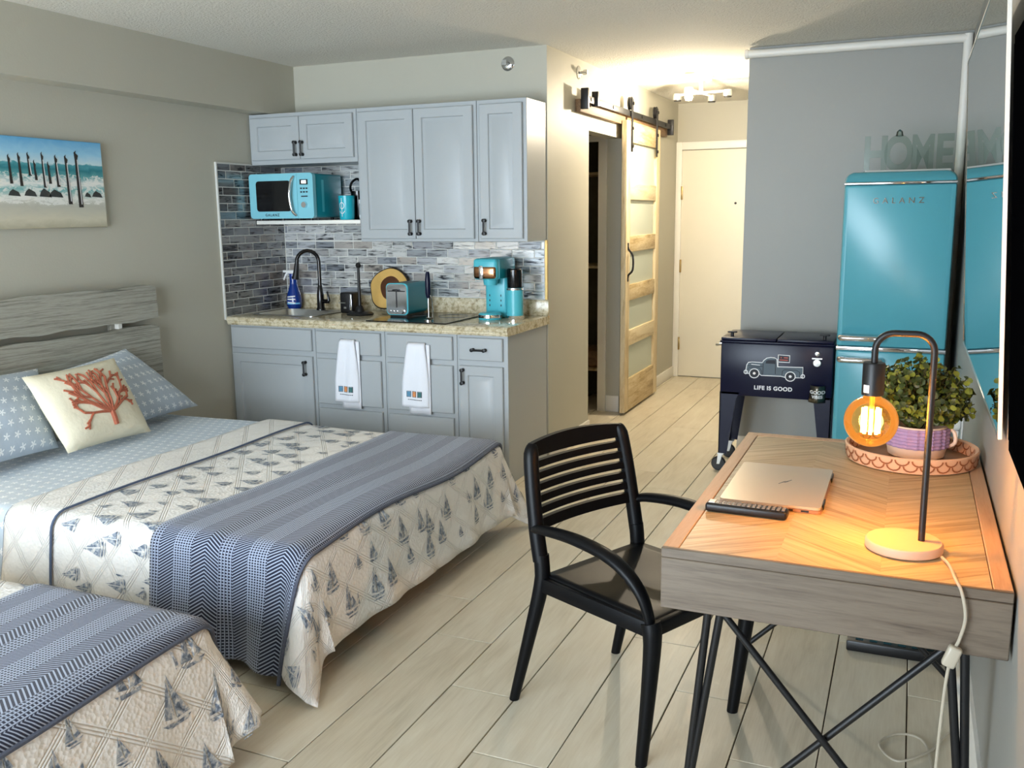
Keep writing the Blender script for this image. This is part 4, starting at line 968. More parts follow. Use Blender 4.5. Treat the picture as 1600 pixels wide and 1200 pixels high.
for y, zt_, zb_, w_ in ((-1.735, 1.885, 1.60, 0.017), (-1.80, 1.862, 1.615, 0.014), (-1.862, 1.86, 1.70, 0.012), (-1.91, 1.825, 1.715, 0.010), (-1.942, 1.87, 1.695, 0.010), (-1.99, 1.83, 1.73, 0.009), (-2.022, 1.865, 1.75, 0.010), (-2.075, 1.86, 1.70, 0.010), (-2.13, 1.85, 1.71, 0.010), (-2.20, 1.86, 1.72, 0.010), (-2.3, 1.85, 1.70, 0.010), (-2.4, 1.86, 1.72, 0.010)):
    w_ *= 1.7
    p = [(y - w_ * .45, zb_), (y + w_ * .55, zb_), (y + w_ * .1, zt_ - 0.04), (y + w_ * .3, zt_ - 0.025), (y - w_ * .25, zt_ - 0.012), (y - w_ * .1, zt_), (y - w_ * .6, zt_ - 0.01), (y - w_ * .5, zt_ - 0.05)]
    B().poly([onp(*q) for q in p]).build('painted_post', post_paint, pt, smooth=False)
hb = B()
for y, zt_, zb_ in ((-1.735, 1.84, 1.615), (-1.80, 1.82, 1.63), (-1.862, 1.82, 1.71), (-1.942, 1.83, 1.70), (-2.022, 1.83, 1.755)): hb.poly([(0.036, y + 0.004, zb_), (0.036, y + 0.009, zb_), (0.036, y + 0.002, zt_), (0.036, y - 0.002, zt_)])
hb.build('painted_highlights', 'print_white', pt, smooth=False)
for y, z, rx, rz in ((-1.625, 1.655, 0.034, 0.030), (-1.685, 1.655, 0.020, 0.022), (-1.882, 1.652, 0.042, 0.036), (-1.945, 1.652, 0.036, 0.040), (-2.03, 1.655, 0.036, 0.034), (-2.12, 1.655, 0.034, 0.03), (-2.25, 1.655, 0.05, 0.034)):
    B().poly([(0.0352, y - rx, z), (0.0352, y + rx, z - 0.004), (0.0352, y + rx * 0.7, z + rz * 0.55), (0.0352, y + rx * 0.25, z + rz * 0.75), (0.0352, y - rx * 0.2, z + rz), (0.0352, y - rx * 0.7, z + rz * 0.6)]).build('painted_rock', rock_paint, pt, smooth=False)

# ------------------------------------------------------------------ armchair
ch = thing('armchair', 'black resin armchair with slotted back pulled up to the desk', 'chair', (3.245, -2.704, 0), math.radians(-115.7))
CH0 = set(bpy.data.objects)
def yb_(z): return -0.222 - max(0, z - 0.45) * 0.17
B().grid(lambda u, v: ((u - 0.5) * (0.43 + 0.03 * v), -0.215 + 0.455 * v, 0.437 - 0.014 * math.sin(PI * u) * math.sin(PI * min(1, v * 1.1)) - 0.012 * max(0, v - 0.85) / 0.15), 14, 14).build('seat', 'chair', ch, solid=0.018)
b = B(); b.lathe([(0.001, 0.4262), (0.016, 0.4262), (0.016, 0.4245), (0.001, 0.4245)], (0, -0.114, 0), 16, sx=1.3, sy=0.8); b.build('drain_hole', 'black_gloss', ch)
for s in (-1, 1):
    b = B(); b.tube(smoothpath([(s * 0.240, -0.258, 0), (s * 0.232, -0.236, 0.2), (s * 0.222, -0.218, 0.40), (s * 0.220, -0.225, 0.50)], 4), [0.016 + 0.009 * min(1, i / 8) for i in range(13)], 12); b.build('leg', 'chair', ch)
    b = B(); b.tube(smoothpath([(s * 0.215, 0.258, 0), (s * 0.220, 0.250, 0.2), (s * 0.226, 0.240, 0.37), (s * 0.228, 0.225, 0.43)], 4), [0.017 + 0.011 * min(1, i / 10) for i in range(13)], 12); b.build('leg', 'chair', ch)
    b = B(); pts = smoothpath([(s * 0.222, -0.225, 0.48), (s * 0.222, yb_(0.56), 0.56), (s * 0.218, yb_(0.68), 0.68), (s * 0.208, yb_(0.80), 0.80), (s * 0.196, yb_(0.845), 0.848)], 4); b.tube(pts, [0.025] * 6 + [0.024] * 8 + [0.021, 0.018, 0.013], 12); b.build('back_post', 'chair', ch)
    b = B(); pts = smoothpath([(s * 0.224, -0.245, 0.575), (s * 0.242, -0.20, 0.593), (s * 0.252, -0.06, 0.606), (s * 0.252, 0.07, 0.594), (s * 0.248, 0.15, 0.560), (s * 0.240, 0.205, 0.500), (s * 0.230, 0.228, 0.42)], 5)
    b.tube(pts, [0.017 + 0.008 * math.sin(PI * min(1, i / 30)) for i in range(len(pts))], 12, flatz=0.75); b.build('armrest', 'chair', ch)
    b = B(); b.box(s * 0.225 - 0.014, s * 0.225 + 0.014, -0.21, 0.235, 0.385, 0.432, 0.008, 2); b.build('side_rail', 'chair', ch)
b = B(); b.box(-0.215, 0.215, 0.215, 0.243, 0.385, 0.43, 0.008, 2); b.build('front_rail', 'chair', ch)
b = B(); b.box(-0.21, 0.21, -0.232, -0.207, 0.385, 0.43, 0.008, 2); b.build('rear_rail', 'chair', ch)
def slat(z0, z1):
    n = 12; rings = []
    for i in range(n + 1):
        x = -0.205 + 0.41 * i / n; bow = 0.022 * (1 - (x / 0.205) ** 2)
        crown = 0.014 * (1 - (x / 0.205) ** 2) if z1 > 0.83 else 0
        rings.append([(x, yb_(z0) - bow - 0.009, z0), (x, yb_(z0) - bow + 0.009, z0), (x, yb_(z1) - bow + 0.009, z1 + crown), (x, yb_(z1) - bow - 0.009, z1 + crown)])
    return B().loft(rings)
zz = 0.575
for k, hgt in enumerate((0.034, 0.022, 0.022, 0.022, 0.022, 0.022, 0.044)):
    slat(zz, zz + hgt).build('slat', 'chair', ch); zz += hgt + 0.0145

for o in set(bpy.data.objects) - CH0:                # the seat sits forward of the splayed feet
    for v in o.data.vertices:
        f = min(1, max(0, v.co.z) / 0.43); v.co.y += 0.048 * f; v.co.x -= 0.028 * f
        if v.co.z > 0.55: v.co.z -= (v.co.z - 0.55) * 0.04
# ------------------------------------------------------------------ desk
dk = thing('desk', 'oak chevron-top desk with crossed black metal legs against the wall', 'desk', (3.87, -2.66, 0))
KX0, KX1, KY0, KY1, KZ = 3.50, 4.238, -3.29, -2.03, 0.760
b = B(); b.box(KX0, KX1, KY0, KY1, 0.610, 0.736, 0.002, 1); b.build('apron', 'desk_side', dk)
for nm, (a, c, e, f), mt in (('rim', (KX0, KX1, KY0, KY0 + 0.012), 'desk_side'), ('rim', (KX0, KX1, KY1 - 0.038, KY1), 'desk_rim'), ('rim', (KX0, KX0 + 0.038, KY0 + 0.0122, KY1 - 0.0382), 'desk_rim'), ('rim', (KX1 - 0.038, KX1, KY0 + 0.0122, KY1 - 0.0382), 'desk_rim')):
    B().box(a, c, e, f, 0.7365, KZ, 0.002, 1).build(nm, mt, dk)
b = B(); b.box(KX0 + 0.0385, KX1 - 0.0385, KY0 + 0.0125, KY1 - 0.0385, 0.7365, 0.7543); b.build('top_board', 'heart_wood', dk)
VX0, VX1, VY0, VY1 = KX0 + 0.040, KX1 - 0.040, KY0 + 0.0135, KY1 - 0.040
def clip(poly, f):
    out = []
    for i in range(len(poly)):
        p, q = poly[i], poly[(i + 1) % len(poly)]; a, c = f(p), f(q)
        if a >= 0: out.append(p)
        if (a >= 0) != (c >= 0):
            t = a / (a - c); out.append((p[0] + t * (q[0] - p[0]), p[1] + t * (q[1] - p[1])))
    return out
cols = [VX0, VX0 + 0.22, VX0 + 0.44, VX1]
for ci in range(3):
    xa, xb = cols[ci], cols[ci + 1]; sl = 0.8 * (-1 if ci % 2 else 1); y = VY0 - 0.4
    while y < VY1 + 0.4:
        ya, wd = y, 0.105
        pl = [(xa, ya), (xb, ya + sl * (xb - xa)), (xb, ya + sl * (xb - xa) + wd - 0.001), (xa, ya + wd - 0.001)]
        if sl < 0: pl = [(p[0], p[1] + 0.22 * 0.8) for p in pl]
        pl = clip(clip(pl, lambda p: p[1] - VY0), lambda p: VY1 - p[1])
        if len(pl) >= 3:
            cx_, cy_ = sum(p[0] for p in pl) / len(pl), sum(p[1] for p in pl) / len(pl)
            b = B(); b.prism([(cx_ + (p[0] - cx_) * 0.999, cy_ + (p[1] - cy_) * 0.999) for p in pl], 'z', 0.7545, 0.7584); b.build('veneer_strip', 'veneer_a' if sl > 0 else 'veneer_b', dk, smooth=False)
        y += 0.105
ZT = 0.7586
def rod(p, q, r=0.0105): return B().tube([p, q], r, 10)
ZA = 0.6095
for s, yt, yf in ((0, -3.10, -3.07), (1, -2.20, -2.19)):
    for xt, xf in ((3.585, 3.525), (4.165, 4.205)):
        rod((xt, yt, ZA), (xf, yf, 0.0)).build('leg', 'black', dk); rod((xt + (0.035 if xt < 3.9 else -0.035), yt, ZA), (xf + 0.006 * (1 if xt < 3.9 else -1), yf, 0.0)).build('leg', 'black', dk)
    if s == 0: br = (((3.551, yt + 0.002, ZA), (4.068, yf - 0.018, 0.0)), ((4.205, yt + 0.022, ZA), (3.676, yf + 0.003, 0.0)))
    else: br = (((3.53, yf + 0.012, 0.004), (4.12, yt + 0.012, ZA)), ((4.20, yf + 0.030, 0.004), (3.62, yt + 0.030, ZA)))
    for p_, q_ in br: rod(p_, q_, 0.009).build('cross_brace', 'black', dk)
    B().box(3.54, 4.215, yt - 0.015, yt + 0.030, 0.604, 0.6098).build('top_plate', 'black', dk)

# laptop
lp = thing('laptop', 'closed pale gold laptop on the desk', 'laptop', (3.695, -2.705, ZT))
b = B(); b.prism(rrect(3.563, 3.826, -2.905, -2.505, 0.012, 4), 'z', ZT + 0.001, ZT + 0.0095); b.build('base', 'laptop_edge', lp)
b = B(); b.prism(rrect(3.563, 3.824, -2.905, -2.505, 0.012, 4), 'z', ZT + 0.0105, ZT + 0.0175); b.build('lid', 'laptop', lp)
for y in (-2.87, -2.60): B().box(3.8245, 3.829, y, y + 0.06, ZT + 0.003, ZT + 0.0165, 0.0015).build('hinge', 'black_plastic', lp)
b = B()
for x, l in ((3.70, 0.012), (3.735, 0.02), (3.775, 0.02)): b.box(x, x + l, -2.9058, -2.9050, ZT + 0.003, ZT + 0.0075)
b.build('ports', 'black', lp)
b = B(); zl = ZT + 0.0177
def onl(a, c): return (3.705 + a, -2.685 + c, zl)
b.strip([(-0.012, -0.028), (0.0, 0.0)], 0.0035, onl); b.strip([(-0.004, -0.012), (0.004, 0.006)], 0.0035, onl); b.strip([(0.002, -0.010), (0.010, 0.010)], 0.0035, onl); b.strip([(0.006, -0.004), (0.018, 0.024)], 0.0035, onl)
b.build('slanted_logo', 'print_grey', lp, smooth=False)
# remote
rm = thing('remote_control', 'slim black remote control in front of the laptop', 'remote', (3.645, -2.965, ZT), math.radians(-2))
b = B(); b.box(-0.105, 0.105, -0.022, 0.022, 0.001, 0.024, 0.007, 3); b.build('shell', 'black_plastic', rm)
b = B()
for i in range(16):
    if i in (0, 1): continue
    for j in (-1, 0, 1): b.box(-0.097 + i * 0.0125, -0.0895 + i * 0.0125, j * 0.0115 - 0.0035, j * 0.0115 + 0.0035, 0.0235, 0.0252)
b.build('keys', flat('grey_keys', (120, 118, 116), 0.5, var=0.4, scale=120), rm)
b = B(); b.box(-0.098, -0.082, -0.012, 0.014, 0.0235, 0.0254); b.build('power_key', 'white', rm)

# desk lamp
LX, LY = 4.062, -3.085
la = thing('desk_lamp', 'black arched desk lamp with glowing amber globe bulb', 'lamp', (LX - 0.04, LY, ZT))
b = B(); b.lathe([(0.001, ZT), (0.080, ZT), (0.085, ZT + 0.004), (0.085, ZT + 0.018), (0.081, ZT + 0.023), (0.001, ZT + 0.023)], (LX - 0.037, LY - 0.005, 0), 40); b.build('base', 'lamp_base', la)
BX = 3.938; ZTOP = 1.262; rr_ = 0.04
path = [(LX, LY, ZT + 0.02), (LX, LY, ZTOP - rr_)] + [(LX - rr_ + rr_ * math.cos(a), LY, ZTOP - rr_ + rr_ * math.sin(a)) for a in [PI / 16 * i for i in range(1, 9)]] + [(BX + rr_ - rr_ * math.sin(a), LY, ZTOP - rr_ + rr_ * math.cos(a)) for a in [PI / 16 * i for i in range(0, 9)]] + [(BX, LY, 1.19)]
B().tube(path, 0.0075, 12).build('pole', 'black', la)
so = B().lathe([(0.001, 1.193), (0.023, 1.193), (0.0245, 1.19), (0.0245, 1.118), (0.001, 1.118)], (BX, LY, 0), 24).build('socket', 'black', la)
b = B(); b.grid(lambda u, v: (BX + 0.0248 * math.sin(-0.9 + 0.6 * u), LY - 0.0248 * math.cos(-0.9 + 0.6 * u), 1.125 + 0.018 * v), 4, 1); b.build('paper_sticker', 'white', so)
BZ = 1.056; RB = 0.0600
prof = [(0.015, 1.1175)] + [(RB * math.sin(a), BZ + RB * math.cos(a)) for a in [0.36 + (PI - 0.36) * i / 18 for i in range(19)]]
gb = B().lathe(prof, (BX, LY, 0), 32)
def amber():
    n = NT('amber_bulb_glass'); t = n.node('ShaderNodeBsdfTransparent'); t.inputs[0].default_value = (1.0, 0.74, 0.36, 1)
    g = n.node('ShaderNodeBsdfGlossy'); g.inputs['Roughness'].default_value = 0.03
    fr = n.node('ShaderNodeFresnel'); fr.inputs[0].default_value = 1.4
    mx = n.node('ShaderNodeMixShader'); n.put(mx.inputs[0], fr.outputs[0]); n.put(mx.inputs[1], t.outputs[0]); n.put(mx.inputs[2], g.outputs[0])
    e = n.node('ShaderNodeEmission'); e.inputs[0].default_value = (1.0, 0.40, 0.07, 1); e.inputs[1].default_value = 0.13
    ad = n.node('ShaderNodeAddShader'); n.put(ad.inputs[0], mx.outputs[0]); n.put(ad.inputs[1], e.outputs[0])
    n.put(n.out.inputs[0], ad.outputs[0]); return n.m
gb = gb.build('globe_bulb', amber(), la)
b = B()
for k in range(8):
    a = 2 * PI * k / 8; p = (BX + 0.018 * math.cos(a), LY + 0.018 * math.sin(a)); b.tube([(p[0], p[1], BZ - 0.028), (p[0], p[1], BZ + 0.030)], 0.0042, 6)
b.build('filament', emis('glowing_filament', (1.0, 0.62, 0.16, 1), 45.0), gb)
B().cyl((BX, LY, BZ + 0.028), (BX, LY, 1.117), 0.006, n=8).build('bulb_stem', 'brass', gb)
point_light('desk_bulb_light', (BX, LY, BZ), DESK_POWER, (1.0, 0.47, 0.11), 0.03)
cd_ = thing('lamp_cord', 'clear lamp cord with inline switch hanging over the desk front', 'cord', (4.13, -3.30, 0))
pts = [(4.105, -3.14, ZT + 0.008), (4.118, -3.20, 0.772), (4.128, -3.27, 0.768), (4.140, -3.302, 0.752), (4.150, -3.308, 0.70), (4.142, -3.308, 0.65), (4.131, -3.306, 0.615), (4.123, -3.306, 0.55), (4.118, -3.30, 0.40), (4.118, -3.26, 0.22), (4.13, -3.10, 0.06), (4.14, -2.80, 0.012), (4.12, -2.60, 0.008), (4.05, -2.58, 0.008), (4.0, -2.66, 0.008), (4.05, -2.73, 0.008), (4.13, -2.66, 0.014), (4.17, -2.56, 0.008), (4.195, -2.5, 0.008)]
B().tube(smoothpath(pts, 8), 0.0035, 8).build('cable', 'cord_clear', cd_)
Rr_ = Matrix.Translation((4.130, -3.3105, 0.612)) @ Matrix.Rotation(math.radians(18), 4, 'Y')
B().box(-0.014, 0.014, -0.012, 0.008, -0.024, 0.024, 0.006, 3, Rr_).build('inline_switch', 'cord_clear', cd_)

# tray and plant
TC = (4.035, -2.235)
ZT = 0.7602
tr_ = thing('carved_tray', 'round carved pale wood tray under the plant', 'tray', (TC[0], TC[1], ZT))
b = B(); b.lathe([(0.001, ZT), (0.182, ZT), (0.190, ZT + 0.003), (0.196, ZT + 0.047), (0.192, ZT + 0.050), (0.184, ZT + 0.046), (0.178, ZT + 0.010), (0.001, ZT + 0.010)], (TC[0], TC[1], 0), 56); b.build('rim', 'tray', tr_)
b = B(); b.lathe([(0.001, ZT + 0.0101), (0.176, ZT + 0.0101), (0.176, ZT + 0.0115), (0.001, ZT + 0.0115)], (TC[0], TC[1], 0), 48); b.build('tray_floor', 'tray_floor', tr_)
def onrim(side):
    def f(a, z):
        th_ = a / 0.19; r = (0.1915 + (z - ZT) * 0.11 + 0.0012) if side > 0 else (0.1785 + (z - ZT - 0.01) * 0.16 - 0.0012)
        return (TC[0] + r * math.cos(th_), TC[1] + r * math.sin(th_), z)
    return f
b = B()
for side in (1, -1):
    for row in range(2):
        for k in range(26):
            a0 = 2 * PI * 0.19 * (k + 0.5 * row) / 26; zc = ZT + 0.043 - row * 0.018
            b.strip([(a0 + 0.019 * math.cos(t), zc + 0.016 * math.sin(t)) for t in [PI + PI * i / 6 for i in range(7)]], 0.0045, onrim(side))
b.build('carved_scales', 'tray_dark', tr_, smooth=False)
ZP = ZT + 0.0118
pc = (4.050, -2.225)
pp = thing('potted_plant', 'bushy green plant in a lilac ribbed pot on the tray', 'plant', (pc[0], pc[1], ZP))
b = B(); b.lathe([(0.001, ZP), (0.070, ZP), (0.083, ZP + 0.008), (0.088, ZP + 0.035), (0.089, ZP + 0.10), (0.085, ZP + 0.105), (0.080, ZP + 0.10), (0.001, ZP + 0.09)], (pc[0], pc[1], 0), 36); po = b.build('pot', 'pot', pp)
for k in range(6):
    z = ZP + 0.043 + k * 0.0105; b = B(); b.tube([(pc[0] + (0.0895 + 0.0025 * math.sin(i * 2.4)) * math.cos(2 * PI * i / 64), pc[1] + (0.0895 + 0.0025 * math.sin(i * 2.4)) * math.sin(2 * PI * i / 64), z) for i in range(64)], 0.0058, 6, closed=True); b.build('rib', 'pot_rope', po)
for s in (1,):
    B().tube(smoothpath([(pc[0] + 0.088, pc[1] - 0.01, ZP + 0.10), (pc[0] + 0.106, pc[1] - 0.02, ZP + 0.085), (pc[0] + 0.108, pc[1] - 0.02, ZP + 0.055), (pc[0] + 0.09, pc[1] - 0.012, ZP + 0.04)], 4), 0.006, 8).build('pot_handle', 'pot', po)
rl_ = random.Random(4); fo1 = B(); fo2 = B(); st_ = B(); PCZ = ZP + 0.185
def leaf(bb, c, n, r):
    n = Vector(n).normalized(); u = n.orthogonal().normalized(); v = n.cross(u)
    if rl_.random() < 0.5: u, v = v, -u
    P = [Vector(c) + u * r * math.cos(a) + v * 0.85 * r * math.sin(a) + n * (0.25 * r * math.cos(2 * a)) for a in [2 * PI * i / 7 for i in range(7)]]
    ce = bb.bm.verts.new(Vector(c) - n * 0.15 * r); vs = [bb.bm.verts.new(p) for p in P]
    for i in range(7): bb.bm.faces.new((ce, vs[i], vs[(i + 1) % 7]))
for k in range(230):
    a = rl_.uniform(0, 2 * PI); e = math.asin(rl_.uniform(-0.35, 1.0)); rr = rl_.uniform(0.85, 1.08)
    d = Vector((math.cos(a) * math.cos(e), math.sin(a) * math.cos(e), math.sin(e)))
    tip = Vector((pc[0] + d.x * 0.150 * rr, pc[1] + d.y * 0.150 * rr, PCZ + d.z * 0.122 * rr)); root = Vector((pc[0] + d.x * 0.03, pc[1] + d.y * 0.03, ZP + 0.09))
    if tip.x > XR - 0.012: tip.x = XR - 0.012
    st_.tube([root, (root + tip) / 2 + Vector((0, 0, 0.015)), tip], 0.0012, 4)
    for j in range(11):
        f = 0.45 + 0.55 * j / 10; p = root.lerp(tip, f) + Vector((rl_.uniform(-1, 1), rl_.uniform(-1, 1), rl_.uniform(-1, 1))) * 0.012
        if p.x > XR - 0.012: p.x = XR - 0.012
        nn = d + Vector((rl_.uniform(-1, 1), rl_.uniform(-1, 1), rl_.uniform(-0.6, 1))) * 0.9
        leaf(fo2 if rl_.random() < (0.55 if j > 8 else 0.2) else fo1, p, nn, rl_.uniform(0.008, 0.0135))
f1 = fo1.build('foliage', 'leaf', pp, fix=False); f1['kind'] = 'stuff'
f2 = fo2.build('young_foliage', 'leaf_light', pp, fix=False); f2['kind'] = 'stuff'
s1 = st_.build('stems', 'stem', pp); s1['kind'] = 'stuff'

# power strip under the desk
ps = thing('power_strip', 'black power strip lying on the floor under the desk', 'power strip', (4.04, -2.03, 0.0))
B().box(3.87, 4.20, -2.06, -2.005, 0.001, 0.04, 0.006, 2).build('housing', 'black_plastic', ps)
for k in range(6): B().box(3.90 + k * 0.046, 3.925 + k * 0.046, -2.045, -2.02, 0.0395, 0.0415).build('socket', 'black_gloss', ps)

# wall plug
wp = thing('plug_adapter', 'white plug-in adapter on the wall behind the plant', 'adapter', (XR - 0.03, -1.0, 0.58))
B().box(XR - 0.006, XR - 0.0005, -1.06, -0.94, 0.56, 0.68, 0.002).build('wall_plate', 'white', wp)
b = B(); b.box(XR - 0.066, XR - 0.006, -1.03, -0.97, 0.60, 0.665, 0.018, 3); b.build('adapter_body', 'white', wp)
b = B(); b.box(XR - 0.06, XR - 0.045, -1.02, -0.98, 0.575, 0.60); b.box(XR - 0.03, XR - 0.015, -1.02, -0.98, 0.575, 0.60); b.build('prongs', 'white', wp)

# ------------------------------------------------------------------ fridge
fg = thing('refrigerator', 'teal retro refrigerator with chrome bands by the wall', 'refrigerator', (3.917, 0.27, 0))
FX0, FX1, FYF, FYB = 3.652, 4.190, -0.09, 0.60
def outl(x0, x1, z0, z1, r):
    return [(x0, z0), (x1, z0)] + arc((x1 - r, z1 - r), r, 0, PI / 2, 8) + arc((x0 + r, z1 - r), r, PI / 2, PI, 8)
b = B(); b.prism(outl(FX0 + 0.004, FX1 - 0.004, 0.03, 1.728, 0.075), 'y', -0.022, FYB); b.build('cabinet', 'teal', fg)
def shut(z0, z1):
    b = B(); rg = []
    for dy, i in ((0.066, 0), (0.02, 0), (0.007, 0.006), (0.0, 0.022)):
        rg.append([(p[0], FYF + dy, p[1]) for p in rrect(FX0 + i, FX1 - i, z0 + i * 0.3, z1 - i * 0.3, 0.008, 3)])
    b.loft(rg); return b
dU = shut(0.822, 1.668).build('upper_door', 'teal', fg); dL = shut(0.06, 0.798).build('lower_door', 'teal', fg)
b = B(); rg = []
for dy, i in ((0.066, 0), (0.03, 0.0), (0.012, 0.010), (0.004, 0.026)):
    rg.append([(p[0], FYF + dy + (0.0 if p[1] < 1.70 else (p[1] - 1.70) * 0.9), p[1]) for p in outl(FX0 + i * 0.3, FX1 - i * 0.3, 1.684, 1.736 - i * 0.25, 0.05)])
b.loft(rg); b.build('crown', 'teal', fg)
for z in (1.669, 0.799):
    b = B(); b.box(FX0 - 0.001, FX1 + 0.001, FYF - 0.004, -0.022, z, z + (0.014 if z > 1 else 0.022), 0.004, 2); b.build('chrome_band', 'chrome', fg)
for dpart, z in ((dU, 0.870), (dL, 0.752)):
    b = B(); b.tube(smoothpath([(3.675, FYF + 0.002, z), (3.678, FYF - 0.03, z), (3.70, FYF - 0.042, z), (3.82, FYF - 0.046, z), (3.875, FYF - 0.034, z - 0.002), (3.88, FYF + 0.002, z - 0.003)], 5), 0.0175, 12); b.build('handle', 'chrome', dpart)
b = B(); text(b, 'GALANZ', 0.042, lambda x, y, d: (3.918 + x, FYF - 0.002 - d, 1.573 + y), spacing=1.75, depth=0.003); b.build('brand_lettering', 'chrome', fg, smooth=False)
for x in (FX0 + 0.06, FX1 - 0.06): B().cyl((x, 0.0, 0.0), (x, 0.0, 0.035), 0.02).build('foot', 'black', fg); B().cyl((x, 0.52, 0.0), (x, 0.52, 0.035), 0.02).build('foot', 'black', fg)
hs = thing('home_sign', 'smoky translucent block-letter HOME sign on the fridge', 'sign', (3.95, 0.20, 1.7285))
B().box(3.735, 4.165, 0.165, 0.245, 1.7285, 1.752, 0.008, 3).build('base_strip', 'white', hs)
for s_, x_ in (('H', 3.785), ('O', 3.90), ('M', 4.02), ('E', 4.125)):
    b = B(); text(b, s_, 0.25, lambda x, y, d: (x_ + x * (0.72 if s_ != 'M' else 0.62), 0.205 - d, 1.752 + y * 1.02), depth=0.007, bold=0.008)
    if s_ == 'O': b.lathe([(0.001, 1.925), (0.02, 1.93), (0.014, 1.955), (0.001, 1.965)], (x_, 0.205, 0), 12)
    b.build('letter', 'acrylic', hs, smooth=False)

# ------------------------------------------------------------------ patio cooler
ck_ = thing('patio_cooler', 'navy rolling patio cooler with truck print beside the fridge', 'cooler', (3.313, 0.31, 0))
GX0, GX1, GY0, GY1, GZ0, GZ1 = 2.997, 3.628, 0.12, 0.50, 0.47, 0.785
b = B(); b.box(GX0, GX1, GY0, GY1, GZ0, GZ1, 0.008, 2); b.build('tub', 'navy', ck_)
b = B(); b.box(GX0 - 0.006, GX1 + 0.006, GY0 - 0.006, GY1 + 0.006, GZ1, 0.797, 0.004, 2); b.build('rim', 'navy', ck_)
for xa, xb in ((GX0, 3.310), (3.316, GX1)):
    ld = B().box(xa, xb, GY0 - 0.004, GY1, 0.7975, 0.817, 0.006, 2).build('lid', 'navy', ck_)
    xk = xa + 0.055 if xa < 3.2 else xb - 0.055
    b = B(); b.cyl((xk, GY0 + 0.05, 0.817), (xk, GY0 + 0.05, 0.838), 0.009, n=10); b.box(xk - 0.028, xk + 0.028, GY0 + 0.04, GY0 + 0.06, 0.838, 0.848, 0.004); b.build('lid_knob', 'black', ld)
for sx in (0, 1):
    for sy in (0, 1):
        xo = GX0 if sx == 0 else GX1; k = 1 if sx == 0 else -1; yo = GY0 if sy == 0 else GY1; ky = 1 if sy == 0 else -1
        b = B(); b.prism([(xo, GZ0 + 0.02), (xo + k * 0.115, GZ0 + 0.02), (xo + k * 0.095, GZ0 - 0.02), (xo + k * 0.05, 0.112), (xo, 0.112)], 'y', yo, yo + ky * 0.006)
        b.prism([(yo, GZ0 + 0.02), (yo + ky * 0.10, GZ0 + 0.02), (yo + ky * 0.05, 0.112), (yo, 0.112)], 'x', xo, xo + k * 0.006); lg = b.build('leg', 'navy', ck_, smooth=False)
        xc, yc = xo + k * 0.012, yo + ky * 0.025
        xw = xc - 0.012; fk = [(xc - 0.014, 0.108), (xc + 0.014, 0.108), (xw + 0.008, 0.042), (xw - 0.008, 0.042)]
        b = B(); b.prism(fk, 'y', yc - 0.019, yc - 0.016); b.prism(fk, 'y', yc + 0.016, yc + 0.019); b.box(xc - 0.02, xc + 0.02, yc - 0.021, yc + 0.021, 0.104, 0.1115); b.build('caster_fork', 'steel', lg, smooth=False)
        b = B(); b.lathe([(0.001, -0.013), (0.038, -0.013), (0.043, -0.008), (0.043, 0.008), (0.038, 0.013), (0.001, 0.013)], (xw, yc, 0.043), 24, 'y'); b.build('caster_wheel', 'black_plastic', lg)
b = B(); b.tube(smoothpath([(GX0, 0.20, 0.765), (GX0 - 0.03, 0.20, 0.76), (GX0 - 0.045, 0.23, 0.755), (GX0 - 0.045, 0.39, 0.755), (GX0 - 0.03, 0.42, 0.76), (GX0, 0.42, 0.765)], 5), 0.008, 8); b.build('side_handle', 'steel', ck_)
FY = GY0 - 0.0012
def tk(X, Y): return (3.012 + X * 0.000418, FY, 0.826 - Y * 0.000408 + X * 0.0000118)
def tkf(e): return lambda X, Y: (tk(X, Y)[0], FY - e, tk(X, Y)[2])
body = [(318, 500), (330, 420), (350, 385), (400, 378), (540, 385), (560, 350), (600, 318), (650, 308), (700, 312), (735, 330), (745, 440), (1085, 440), (1085, 590), (985, 590), (855, 590), (800, 575), (530, 570), (500, 545), (370, 545), (320, 548)]
b = B(); b.poly([tkf(0.0)(*p) for p in body]); b.build('truck_print', 'print_grey', ck_, smooth=False)
b = B(); b.strip(body, 11, tkf(0.0006), True)
for cx_, cy_ in ((435, 542), (922, 575)): b.strip([(cx_ + 66 * math.cos(a), cy_ + 66 * math.sin(a)) for a in [2 * PI * i / 24 for i in range(24)]], 12, tkf(0.0012), True)
for cx_, cy_ in ((318, 525), (1087, 568)): b.strip([(cx_ + 24 * math.cos(a), cy_ + 26 * math.sin(a)) for a in [2 * PI * i / 14 for i in range(14)]], 11, tkf(0.001), True)
b.strip([(750, 440), (752, 268), (905, 278), (905, 375), (760, 370)], 11, tkf(0.0008)); b.strip([(390, 412), (510, 422)], 9, tkf(0.0008))
b.build('truck_outline', 'print_white', ck_, smooth=False)
b = B()
for cx_, cy_ in ((435, 542), (922, 575)): b.poly([tkf(0.0010)(cx_ + 60 * math.cos(a), cy_ + 60 * math.sin(a)) for a in [2 * PI * i / 24 for i in range(24)]])
b.poly([tkf(0.0008)(*p) for p in ((765, 285), (890, 292), (890, 362), (765, 358))])
b.poly([tkf(0.0005)(*p) for p in ((585, 395), (590, 360), (620, 345), (710, 345), (714, 400))])
b.strip([(552, 560), (552, 395)], 9, tkf(0.0005)); b.strip([(718, 320), (720, 545)], 9, tkf(0.0005)); b.strip([(340, 435), (545, 440)], 8, tkf(0.0005)); b.strip([(810, 560), (815, 500), (840, 480), (1000, 485), (1045, 510), (1050, 580)], 9, tkf(0.0005)); b.strip([(345, 500), (360, 460), (500, 460), (530, 500), (540, 560)], 8, tkf(0.0005))
b.build('truck_detail', 'print_dark', ck_, smooth=False)
b = B()
